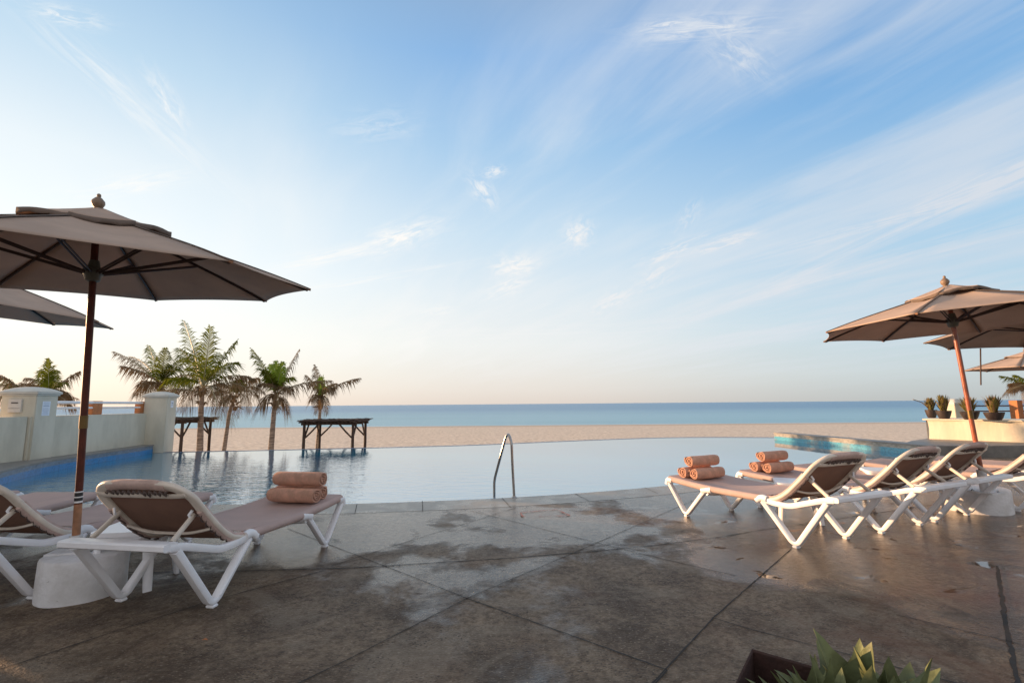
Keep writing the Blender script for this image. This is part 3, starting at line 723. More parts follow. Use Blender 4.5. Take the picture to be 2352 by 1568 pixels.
# ------------------------------------------------------------------ palms
def frond(base, tip, arch=.22, nl=30, ll=.55, mi=0, side=None, droop=.5, roll=0., w=.058, mb=None):
    base, tip = Vector(base), Vector(tip); d = tip-base; L = d.length
    ctrl = base.lerp(tip, .45) + Vector((0, 0, arch*L))
    B = lambda t: base*(1-t)**2 + ctrl*2*t*(1-t) + tip*t*t
    T = lambda t: ((ctrl-base)*(1-t) + (tip-ctrl)*t).normalized()
    m = mb or MB()
    rr = .028*L/2.5
    m.sweep([B(i/9) for i in range(10)], [rr*(1-.85*i/9) for i in range(10)], n=5, mi=3)
    hz = Vector((d.x, d.y, 0))
    if hz.length < .25: hz = Vector((1, .2, 0))
    sd0 = hz.cross(Vector((0, 0, 1))).normalized()
    for i in range(nl):
        t = .13 + .87*i/(nl-1)
        p = B(t); tg = T(t); sd = sd0.copy(); sd = (sd - tg*sd.dot(tg)).normalized(); up = sd.cross(tg)
        if up.z < 0: up = -up
        ln = ll*(.45+.75*sin(pi*min(1, t*.9+.08)))*(1 if t < .85 else 1-(t-.85)*2.5)
        for s_ in (-1, 1):
            j = random.uniform(-.12, .12); r0 = roll + random.uniform(-.15, .15)
            out = (sd*s_*cos(r0) + up*(.25+j)).normalized()
            dirv = (out*(.80-.35*t) + tg*(.62+.3*t)).normalized()
            l2 = ln*random.uniform(.6, 1.12); dr = droop*random.uniform(.5, 1.7)
            q1 = p + dirv*l2*.5 - Vector((0, 0, l2*.10*dr)); q2 = p + dirv*l2*.92 - Vector((0, 0, l2*.55*dr))
            wv = tg*w*.5
            m.add([p-wv*.6, p+wv*.6, q1+wv, q1-wv, q2], [(0, 1, 2, 3), (3, 2, 4)], mi)
    return m
PM = [M['greenf'], M['brownf'], M['lightf'], M['rachis']]
def palm(Yd, base, top, crown, tips, label, tr=.12, extra=6, ll=.55, rscale=1., exlen=(1.3, 2.0), tallcrown=True):
    P0 = Y(base[0], base[1], Yd); P1 = Y(top[0], top[1], Yd); C = Y(crown[0], crown[1], Yd)
    gz = sandz(Yd); k = (gz-P1.z)/(P0.z-P1.z) if abs(P0.z-P1.z) > .01 else 1
    B0 = P1 + (P0-P1)*k; B0.z = gz-.05
    root = empty('palm_tree', B0); m = MB(); N = 26; pts = []; rs = []
    top3 = C + Vector((0, 0, .05))
    for i in range(N+1):
        t = i/N; p = B0.lerp(P1, min(1, t*1.15)) if t*1.15 < 1 else P1.lerp(top3, (t*1.15-1)/.15)
        pts.append(p-B0); rs.append(tr*(1.25-.35*min(1, t*1.3)) * (1 + .06*(i % 2)) * (1.35 if t < .05 else 1) * (1. if t < .84 else 1.-.35*(t-.84)/.16))
    m.sweep(pts, rs, n=12); m.build('trunk', M['trunk'], root)
    # leaf-base boot fibres
    m = MB()
    for i in range(16):
        an = random.uniform(0, 2*pi); z0 = random.uniform(-.35, .25); o = C-B0+Vector((0, 0, z0-.25))
        r_ = tr*1.0; a = Vector((cos(an), sin(an), 0)); 
        m.sweep([o+a*r_*.6, o+a*(r_+.05)+Vector((0, 0, .10)), o+a*(r_+random.uniform(.1, .28))+Vector((0, 0, random.uniform(-.05, .25)))], [.05, .04, .012], n=5, mi=1)
    m.build('leaf_bases', [M['greenf'], M['brownf']], root)
    crown_c = C - B0
    for (px, py, dy, kind, arch) in tips:
        tp = Y(px, py, Yd+dy) - B0
        o0 = crown_c + Vector((0, 0, random.uniform(-.1, .15)))
        frond(o0, tp, arch, 52, ll*rscale, kind, droop=1.0 if kind != 1 else 1.5, w=.044 if kind != 1 else .032).build('frond', PM, root, smooth=False)
    for i in range(extra):
        an = random.uniform(0, 2*pi); dd = random.uniform(*exlen)*rscale; up = random.uniform(-.7, .35)
        tp = crown_c + Vector((cos(an)*dd, sin(an)*dd*1.1, up*dd))
        kd = 1 if up < -.15 or random.random() < .35 else 0
        frond(crown_c+Vector((0, 0, random.uniform(-.25, .05))), tp, random.uniform(.15, .3), 34, ll*.8*rscale, kd, droop=1.5 if kd else 1.3, w=.04).build('frond', PM, root, smooth=False)
    tag(root, label, 'palm tree', 'coconut palms on the beach')
    return root
palm(18, (459, 1036), (462, 935), (466, 893), [(422, 737, 1.5, 0, .10), (484, 752, -.6, 0, .02), (543, 783, .4, 0, .10), (541, 831, -.8, 0, .18), (534, 975, -.9, 1, .42), (505, 960, -1.4, 1, .4),
      (412, 800, .9, 0, .16), (392, 870, -.9, 0, .26), (418, 945, .5, 1, .4), (580, 868, 1.4, 1, .30), (590, 905, -.2, 1, .35), (450, 800, 2, 0, .12), (395, 900, 1.3, 0, .3), (500, 810, 2., 0, .1)],
     'tallest coconut palm, tall green crown and thick pale trunk beside the left palapa', .10, 1, .74)
palm(20.5, (372, 1036), (372, 930), (368, 885), [(262, 807, .5, 1, .12), (281, 840, -.5, 1, .16), (342, 794, 1, 0, .1), (300, 818, 1.2, 1, .16), (428, 820, -.8, 0, .2), (415, 850, -1.2, 0, .3), (325, 880, -.8, 1, .35), (310, 905, .2, 1, .36), (440, 890, -1, 0, .32), (380, 800, -1, 0, .1), (400, 925, -1, 1, .4), (335, 910, -1.2, 1, .4)],
     'windblown palm with spreading fronds rising behind the far capped pillar', .10, 1, .6)
palm(22, (514, 1036), (528, 942), (541, 912), [(592, 868, .4, 1, .36), (605, 900, -.6, 1, .42), (500, 880, .5, 1, .3), (560, 862, 1., 1, .25), (512, 925, -.8, 1, .42), (575, 945, -.8, 1, .42), (485, 905, .6, 1, .35), (548, 872, -.6, 0, .2)],
     'shorter palm with brown drooping fronds and a slim slanting trunk', .08, 1, .55)
palm(18.5, (622, 1036), (630, 938), (633, 905), [(579, 802, .6, 0, .06), (687, 803, .6, 1, .05), (600, 882, -.9, 1, .30), (759, 873, -.4, 1, .12), (648, 832, -.3, 2, .02), (634, 830, .2, 2, .0), (622, 838, .6, 2, .02), (668, 868, .8, 0, .35), (668, 900, -.6, 1, .5), (598, 935, -.6, 1, .45), (662, 945, .4, 1, .45), (610, 850, -.9, 0, .12), (640, 945, -1.1, 1, .5)],
     'palm with a bright green heart and a long frond reaching right, between the two palapas', .09, 0, .52, exlen=(.8, 1.3))
palm(20.3, (728, 1036), (735, 946), (738, 912), [(723, 838, .4, 1, .04), (825, 868, .2, 1, .16), (704, 862, .3, 1, .1), (743, 862, -.2, 2, .0), (737, 866, .3, 2, .02), (765, 905, -.8, 1, .6), (715, 920, -.8, 1, .5), (752, 950, -.7, 1, .5), (724, 950, .6, 1, .5), (770, 880, .8, 1, .3)],
     'slender palm, rightmost of the beach palms left of the handrail, behind the right palapa', .065, 0, .42, exlen=(.6, 1.0))
palm(19.5, (112, 1036), (112, 935), (112, 905), [(110, 824, .2, 0, .03), (181, 853, .4, 1, .12), (60, 868, .4, 1, .3), (95, 850, .5, 0, .1), (150, 880, -.8, 0, .25), (155, 905, .3, 1, .4), (75, 900, -.8, 1, .4), (128, 850, .8, 0, .1), (165, 920, 1., 1, .4)],
     'dark palm rising just behind the near capped pillar at the left', .12, 5, .5, exlen=(.8, 1.3))
palm(23, (20, 1036), (20, 935), (45, 905), [(-20, 868, .5, 0, .3), (0, 862, -.5, 1, .3), (60, 880, .5, 1, .3), (20, 880, .8, 1, .2), (85, 885, .2, 1, .35), (-40, 890, .2, 1, .35), (70, 905, .2, 1, .4)],
     'pale feathery palm at the left picture edge, its fronds arching over the wall', .11, 5, .6)
palm(27, (2372, 1000), (2372, 920), (2368, 884), [(2300, 863, .3, 0, .1), (2332, 862, .5, 0, .2), (2306, 905, -.5, 1, .14), (2320, 880, .4, 1, .1), (2350, 925, -.5, 1, .3), (2400, 850, 0, 0, .1), (2420, 880, 0, 0, .2), (2430, 910, 0, 1, .3)],
     'small palm cut by the right picture edge beyond the terrace', .11, 5, .5, exlen=(.8, 1.4))

# ------------------------------------------------------------------ palapas
def palapa(name, xl, xr, Yf, Yb, ztop, label):
    """rustic brush shade: posts, Y braces, poles and a ragged mat on top"""
    gz = sandz(Yf); cx = (xl+xr)/2; cy = (Yf+Yb)/2; root = empty('palapa', (cx, cy, gz)); H = ztop-gz
    w, d = xr-xl, Yb-Yf
    for x in (-w/2, w/2):
        for y in (-d/2, d/2):
            lean = random.uniform(-.02, .02)
            m = MB(); m.sweep([(x, y, -.1), (x+lean, y, H*.5), (x+lean*.5, y, H-.10)], [.062, .055, .05], n=9); p = m.build('post', M['post'], root)
            for (tx, ty) in ((1, 0), (-1, 0), (0, 1 if y < 0 else -1)):
                L = .52 if tx else .4
                if tx and abs(x+tx*L) > w/2+.45: continue
                m = MB(); m.sweep([(x, y, H-.12-.52), (x+tx*L*.5, y+ty*L*.5, H-.12-.27), (x+tx*L, y+ty*L, H-.10)], .032, n=6); m.build('brace', M['post'], p)
    for y in (-d/2, 0, d/2):
        m = MB(); m.sweep([(-w/2-.12, y, H-.10), (0, y, H-.085), (w/2+.12, y, H-.10)], .045, n=7); m.build('beam', M['post'], root)
    m = MB()
    for k in range(15):
        x = -w/2-.1 + (w+.2)*k/14; m.sweep([(x, -d/2-.25, H-.03), (x+random.uniform(-.03, .03), d/2+.25, H-.03)], .025, n=6)
    m.build('roof_pole', M['post'], root)
    m = MB()
    for k in range(420):
        x = random.uniform(-w/2-.12, w/2+.12); y = random.uniform(-d/2-.25, d/2+.25); a = random.uniform(-.5, .5)+random.choice((0, 0, pi/2)); L = random.uniform(.25, .55)
        dv = Vector((cos(a), sin(a), random.uniform(-.12, .08)))*L*.5; z = H+random.uniform(0, .045); sd = Vector((-sin(a), cos(a), 0))*random.uniform(.02, .045); c = Vector((x, y, z))
        q = [c-dv-sd, c+dv-sd, c+dv+sd, c-dv+sd]; up = Vector((0, 0, .012))
        m.add([p for p in q]+[p+up for p in q], [(3, 2, 1, 0), (4, 5, 6, 7), (0, 1, 5, 4), (1, 2, 6, 5), (2, 3, 7, 6), (3, 0, 4, 7)])
    m.box((0, 0, H+.015), (w+.2, d+.40, .035)); m.build('thatch', M['thatch'], root, smooth=False)
    tag(root, label, 'palapa', 'brush roofed shades on the beach')
palapa('palapa', -7.72, -5.92, 18, 19.5, Y(770, 967, 18).z, 'brush roofed beach shade standing alone right of the palms')
palapa('palapa', -13.5, -11.7, 17.2, 18.8, Y(450, 961, 18.5).z, 'brush roofed beach shade beside the tallest palm, partly behind the pillar')

# ------------------------------------------------------------------ pool handrail
p0 = G(1181, 1142, 0)
root = empty('pool_handrail', p0)
q = [Vector((0, 0, 0)), Vector((-.02, .01, .42)), Vector((-.03, .01, .74)), Vector((-.072, .05, .845)), Vector((-.11, .08, .80)), Vector((-.275, .165, .20)), Vector((-.275, .165, -.02)), Vector((-.27, .165, -.5))]
m = MB(); m.sweep(smooth_path(q, [0, .2, .12, .05, .05, .07, .05, 0], 6), .018, n=14); m.build('rail_tube', M['steel'], root)
m = MB(); m.lathe([(.045, .001), (.043, .008), (.026, .012), (.024, .02)], 20); m.build('base_flange', M['steel'], root)
tag(root, 'stainless steel handrail loop at the pool edge', 'handrail')

# ------------------------------------------------------------------ sun lounger
HW = .335     # half width to frame centre
def side_rail(sgn):
    y = sgn*HW
    m = MB()
    path = smooth_path([(-.36, y, .455), (-.26, y, .440), (.04, y, .338), (.20, y, .340), (.33, y, .360)], [.02, .03, .06, .04, 0], 4)
    m.sweep(path, .024, .024, n=12, up=(0, 1, 0), sq=.4)
    return m
def leg_v(pts, sgn, wt, r=.07, taper=True):
    m = MB(); y = sgn*HW; path = smooth_path([(a, y, b) for a, b in pts], r, 7)
    n = len(path); ws = [wt*(1.0+.55*abs(2*i/(n-1)-1)**2.5 + .10*(1-abs(2*i/(n-1)-1))) for i in range(n)]
    m.sweep(path, ws, [.026]*n, n=12, up=(0, 1, 0), sq=.5)
    return m
def rib_v(pts, sgn):
    m = MB(); y = sgn*(HW+.0245); path = smooth_path([(a, y, b) for a, b in pts], .06, 6); m.sweep(path, .007, .007, n=6, up=(0, 1, 0)); return m
BC = chain([(.30, 0, .362), (.21, 0, .364), (.14, 0, .393), (.06, 0, .448), (-.02, 0, .522), (-.10, 0, .603), (-.18, 0, .692), (-.262, 0, .782)], 6)   # side view of the backrest, hinge to top
BL = [0.]
for p_, q_ in zip(BC, BC[1:]): BL.append(BL[-1]+(q_-p_).length)
BUP = (BC[-1]-BC[len(BC)//2]).cross(Vector((0, 1, 0))).normalized()
def bpt(t, y, off=0.):
    L = max(0., min(1., t))*BL[-1]; i = 0
    while i < len(BL)-2 and BL[i+1] < L: i += 1
    k = (L-BL[i])/(BL[i+1]-BL[i]); p = BC[i].lerp(BC[i+1], k); d = BC[i+1]-BC[i]
    nrm = Vector((-d.z, 0, d.x)).normalized(); nrm = nrm if nrm.x > 0 else -nrm
    p = p + nrm*off; return Vector((p.x, y, p.z))
def make_lounger():
    root = empty('sun_lounger')
    for s in (1, -1):
        side_rail(s).build('side_rail', M['white'], root)
        g = leg_v([(-.30, .425), (-.012, .035), (.035, .035), (.31, .34)], s, .0160, .085).build('leg', M['white'], root)
        rib_v([(.045, .060), (.305, .335)], s).build('leg_rib', M['white'], g)
        m = MB(); m.box((0.012, s*HW, .009), (.048, .058, .018)); m.build('foot_pad', M['white'], g, bevel=.006)
        g = leg_v([(1.02, .315), (1.285, .035), (1.325, .035), (1.565, .33)], s, .0145, .085).build('leg', M['white'], root)
        rib_v([(1.335, .060), (1.555, .32)], s).build('leg_rib', M['white'], g)
        m = MB(); m.box((1.305, s*HW, .010), (.045, .056, .020)); m.build('foot_pad', M['white'], g, bevel=.006)
        m = MB(); m.sweep(smooth_path([(.92, s*HW, .342), (.98, s*HW, .338), (1.05, s*HW, .318)], .03, 4), [.034, .043, .043, .043, .043, .043, .03][:0] or .033, .036, n=12, up=(0, 1, 0), sq=.7); m.build('leg_bracket', M['white'], root)
        m = MB(); m.sweep(smooth_path([(1.50, s*HW, .362), (1.57, s*HW, .366), (1.585, s*HW, .31)], .04, 5), .031, .036, n=12, up=(0, 1, 0), sq=.7); m.build('end_cap', M['white'], root)
        m = MB(); m.sweep(smooth_path([(.26, s*HW, .362), (.32, s*HW, .372), (.37, s*HW, .335)], .05, 5), .030, .036, n=12, up=(0, 1, 0), sq=.7); m.build('hinge_cover', M['white'], root)
        # seat edge tube wrapped in fabric
        m = MB(); m.sweep(smooth_path([(.28, s*HW, .362), (1.0, s*HW, .345), (1.55, s*HW, .375)], .3, 8), .033, .033, n=14, up=(0, 1, 0)); m.build('edge_sleeve', M['sling'], root)
        # strut that props the backrest
        a = bpt(.66, s*(HW-.065), -.02); b = Vector((-.27, s*(HW-.055), .465))
        m = MB(); m.sweep([a, b], .015, .011, n=8, up=(0, 1, 0), sq=.6); m.build('prop_strut', M['cream_frame'], root)
    # head crossbar, and the foot bar
    m = MB(); m.sweep([(-.355, -HW-.022, .462), (-.355, HW+.022, .462)], .048, .022, n=12, up=(0, 0, 1), sq=.4); m.build('head_bar', M['white'], root)
    m = MB(); m.sweep(smooth_path([(1.0, -HW, .30), (1.0, -.2, .285), (1.0, .2, .285), (1.0, HW, .30)], .1, 4), .024, .024, n=10, up=(1, 0, 0)); m.build('cross_bar', M['white'], root)
    m = MB(); m.sweep([(1.56, -HW, .345), (1.56, HW, .345)], .026, .026, n=10, up=(1, 0, 0)); m.build('cross_bar', M['white'], root)
    m = MB(); m.sweep([(.34, -HW+.02, .34), (.34, HW-.02, .34)], .022, .022, n=10, up=(1, 0, 0)); m.build('cross_bar', M['cream_frame'], root)
    # seat sling, slightly dished
    K, J = 18, 8; top = []; bot = []
    for i in range(K+1):
        s = .26 + (1.56-.26)*i/K; zb = .398 - .02*sin(pi*(s-.3)/1.3)
        if s > 1.0: zb = .378+.030*(s-1.0)/.56
        for j in range(J+1):
            y = -HW + 2*HW*j/J; dz = -.028*(1-(y/HW)**2)*sin(pi*min(1, i/K*1.0+.05))
            top.append((s, y, zb+dz)); bot.append((s, y, zb+dz-.004))
    n = len(top); m = MB(); vs = top+bot; fs = []
    for i in range(K):
        for j in range(J):
            a = i*(J+1)+j; fs.append((a, a+J+1, a+J+2, a+1)); fs.append((n+a, n+a+1, n+a+J+2, n+a+J+1))
    for j in range(J):
        fs.append((j, j+1, n+j+1, n+j)); a = K*(J+1)+j; fs.append((a, n+a, n+a+1, a+1))
    m.add(vs, fs); m.build('seat_sling', M['sling'], root)
    # backrest frame loop
    bw = HW-.012
    loop = [bpt(k/10, -bw) for k in range(0, 8)] + [bpt(.88, -bw), bpt(1.0, -bw+.085), bpt(1.0, bw-.085), bpt(.88, bw)] + [bpt(k/10, bw) for k in range(7, -1, -1)]
    pth = smooth_path(loop, [0]+[.02]*7+[.08]*4+[.02]*7+[0], 6)
    m = MB(); m.sweep(pth, .030, .018, n=12, up=BUP, sq=.6)
    fr = m.build('back_frame', M['cream_frame'], root)
    m = MB(); m.sweep(smooth_path([bpt(.46, -bw, -.02), bpt(.42, -.15, -.05), bpt(.42, .15, -.05), bpt(.46, bw, -.02)], .12, 6), .014, .010, n=8); m.build('back_brace', M['cream_frame'], fr)
    m = MB(); m.sweep(smooth_path([bpt(.91, -bw+.01, -.016), bpt(.895, -bw+.09, -.018), bpt(.895, bw-.09, -.018), bpt(.91, bw-.01, -.016)], .08, 6), .017, .009, n=8, up=BUP, sq=.6); m.build('back_brace', M['cream_frame'], fr)
    # backrest fabric
    K, J = 14, 8; m = MB(); vs = []; fs = []
    for i in range(K+1):
        t = .0 + 1.0*i/K
        hw = bw-.015 if t < .8 else bw-.015-(t-.8)/.2*.09
        for j in range(J+1):
            y = -hw + 2*hw*j/J; vs.append(bpt(t*.995, y, .012-.018*(1-(y/hw)**2)))
    for i in range(K):
        for j in range(J): a = i*(J+1)+j; fs.append((a, a+1, a+J+2, a+J+1))
    vs2 = [v + Vector((-.003, 0, -.004)) for v in vs]; n = len(vs)
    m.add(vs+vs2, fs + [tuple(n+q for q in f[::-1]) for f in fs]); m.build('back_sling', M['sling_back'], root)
    # hem sleeves folded round the frame and laced
    for s in (1, -1):
        m = MB(); m.sweep([bpt(t/10, s*bw, .001) for t in range(0, 8)], [.033]*8, [.025]*8, n=12, up=(0, 1, 0), sq=1.); m.build('side_hem', M['hem'], root)
        m = MB(); zz = []
        for k in range(8):
            t = .10 + .08*k; zz += [bpt(t+.01, s*(bw+.010), -.028), bpt(t, s*(bw-.018), -.030), bpt(t+.022, s*(bw-.022), -.030)]
        m.sweep(zz, [.0035, .006, .006]*8, n=5)
        m.build('side_lacing', M['lace'], root)
    m = MB(); tt = smooth_path([bpt(.985, -bw+.12, .0), bpt(1.0, -.12, .004), bpt(1.0, .12, .004), bpt(.985, bw-.12, .0)], .1, 4)
    m.sweep(tt, .036, .024, n=12, up=BUP, sq=.8); m.build('top_hem', M['hem'], root)
    m = MB(); rnd = random.Random(3); zz = []
    for k in range(12):
        y = -bw+.12+(2*bw-.24)*k/11; zz += [bpt(.965, y, -.026), bpt(.925+rnd.uniform(-.02, .02), y+rnd.uniform(.005, .02), -.031), bpt(.955, y+.022, -.031)]
    m.sweep(zz, [.009, .005, .004]*12, n=5)
    m.build('top_lacing', M['lace'], root)
    for s in (1, -1):
        m = MB(); m.sweep([bpt(.72, s*(bw-.04), -.02), bpt(.70, s*(bw-.055), -.045), bpt(.67, s*(bw-.05), -.05)], .009, n=6); m.build('hook', M['white'], fr)
    return root
proto = make_lounger()
LG = 'sun loungers set out round the pool'
def side_of(foot, left_is_near, d):   # world centre of head feet from the near foot
    d = Vector(d).normalized(); rp = Vector((d.y, -d.x))
    return Vector(foot) + (rp*HW if left_is_near else -rp*HW), d
lo = []
specs = [((-1.906, 3.192), False, (.164, .986), 'nearest left sun lounger, its seat carrying three rolled towels'),
         ((-3.20, 3.36), False, (.13, .99), 'left sun lounger just behind the umbrella pole, backrest cut by the picture edge'),
         ((-4.25, 3.42), False, (.05, 1.), 'left sun lounger of which the seat shows beyond its neighbour at the pole'),
         ((-5.15, 3.55), False, (.02, 1.), 'left sun lounger of which only the white foot end shows by the pool'),
         ((2.447, 4.323), True, (-.40, .917), 'nearest right sun lounger, warm lit legs, towels on its foot end'),
         ((3.513, 4.757), True, (-.43, .903), 'second sun lounger from the front in the right row, also with towels'),
         ((4.38, 5.17), True, (-.43, .903), 'third sun lounger in the right row, in front of the white umbrella block'),
         ((5.72, 5.62), True, (-.52, .854), 'fourth sun lounger in the right row, just beyond the red umbrella pole'),
         ((6.75, 6.2), True, (-.55, .835), 'sun lounger at the right picture edge, the last of the row')]
for i, (ft, nl, d, lb) in enumerate(specs):
    o = proto if i == 0 else copy_tree(proto)
    c, d = side_of(ft, nl, d); o.location = (c.x, c.y, 0); o.rotation_euler = (0, 0, math.atan2(d.y, d.x))
    tag(o, lb, 'sun lounger', LG); lo.append((c, d))

# ------------------------------------------------------------------ towels
def towel_mesh(rnd, R=.068, L=.44):
    m = MB(); turns = 3.1; N = 78; inner, outer_ = [], []
    th = .011; vs = []; fs = []; XN = 12
    for i in range(N+1):
        t = i/N; a = t*turns*2*pi; r = .010 + (R-.010)*(t*turns*2*pi)/(turns*2*pi)
        for k in (0, 1):
            rr = r - (th*.92 if k else 0) + .0014*sin(a*3+1.1)
            rr = max(.002, rr)
            for x in range(XN+1):
                u = x/XN; xx = (u-.5)*L
                edge = 1 - .10*max(0, abs(2*u-1)-.86)/.14 - .015*sin(u*9+a*.7)*t
                vs.append((cos(a)*rr*edge*1.06, xx + .006*sin(a*1.7)*(1 if u in (0, 1) else 0), sin(a)*rr*edge*.96))
    st = XN+1
    for i in range(N):
        for x in range(XN):
            a = (i*2)*st+x; b = ((i+1)*2)*st+x; fs.append((a, b, b+1, a+1))
            a2 = a+st; b2 = b+st; fs.append((a2, a2+1, b2+1, b2))
        for x in (0, XN):
            a = (i*2)*st+x; b = ((i+1)*2)*st+x; q = (a, a+st, b+st, b); fs.append(q if x else q[::-1])
    for x in range(XN): a = (N*2)*st+x; fs.append((a, a+1, a+st+1, a+st))
    m.add(vs, fs); return m
tp = towel_mesh(random.Random(1)).build('rolled_towel', M['towel'], None, angle=60)
first = True
def towels(ci, s0, yoff, R, names, spread=1.0, L=.44, flip=False):
    global first
    c, d = lo[ci]; lat = Vector((-d.y, d.x))
    z0 = .385
    for k, (ds, dz, dl, rr) in enumerate(((0, R*.97, 0, 5.1), (2*R*.98, R*.97, .03, 4.6), (R*.95, R*2.66, -.005, 5.6))):
        o = tp if first else tp.copy()
        if not first: COL.objects.link(o)
        first = False
        p = Vector(c) + d*(s0+ds) + lat*(yoff+dl)
        sc = R/.068
        o.location = (p.x, p.y, z0+dz); an = math.atan2(lat.y, lat.x) - pi/2 + random.uniform(-.04, .04)
        o.rotation_euler = (0, 0, an); o.rotation_mode = 'XYZ'
        o.scale = (sc, L/.44, sc)
        tag(o, names[k], 'towel', 'rolled towels on the loungers')
# lounger local frame: +s to the foot end; the roll turns about its own axis for variety
towels(0, 1.23, -.06, .078, ['front lower rolled towel of the stack on the nearest left lounger', 'rear lower rolled towel of the left stack, mostly hidden by the front ones', 'top rolled towel of the stack on the nearest left lounger'], L=.46)
towels(4, 1.27, .03, .076, ['lower towel nearer the backrest in the stack on the nearest right lounger', 'lower towel at the foot end in the stack on the nearest right lounger', 'top rolled towel of the stack on the nearest right lounger'], L=.42)
towels(5, 1.27, .0, .076, ['lower towel nearer the backrest in the stack on the second right lounger', 'lower towel at the foot end in the stack on the second right lounger', 'top rolled towel of the stack on the second right lounger'], L=.42)

# ------------------------------------------------------------------ side tables
def make_table():
    root = empty('side_table')
    m = MB(); m.prism([(p.x, p.y) for p in smooth_path([(-.21, -.21, 0), (.21, -.21, 0), (.21, .21, 0), (-.21, .21, 0)], .07, 5, closed=True)], .372, .402, bottom=True)
    m.prism([(p.x, p.y) for p in smooth_path([(-.195, -.195, 0), (.195, -.195, 0), (.195, .195, 0), (-.195, .195, 0)], .06, 5, closed=True)], .335, .371, bottom=True)
    m.build('table_top', M['white'], root, bevel=.006)
    for sx in (-1, 1):
        for sy in (-1, 1):
            m = MB(); m.sweep([(sx*.155, sy*.155, .345), (sx*.17, sy*.17, .15), (sx*.185, sy*.185, 0)], [.036, .030, .026], [.02, .017, .015], n=10, up=(sx, sy, 0), sq=.6); m.build('leg', M['white'], root)
    return root
tt0 = make_table()
for i, (x, y, a, lb) in enumerate([(-2.72, 3.62, .15, 'white plastic side table between the two nearest left loungers'),
                                   (3.05, 5.32, -.42, 'white plastic side table between the first two right loungers'),
                                   (4.62, 6.15, -.42, 'white plastic side table beyond the second right lounger')]):
    o = tt0 if i == 0 else copy_tree(tt0); o.location = (x, y, 0); o.rotation_euler = (0, 0, a)
    tag(o, lb, 'side table', 'side tables between the loungers')

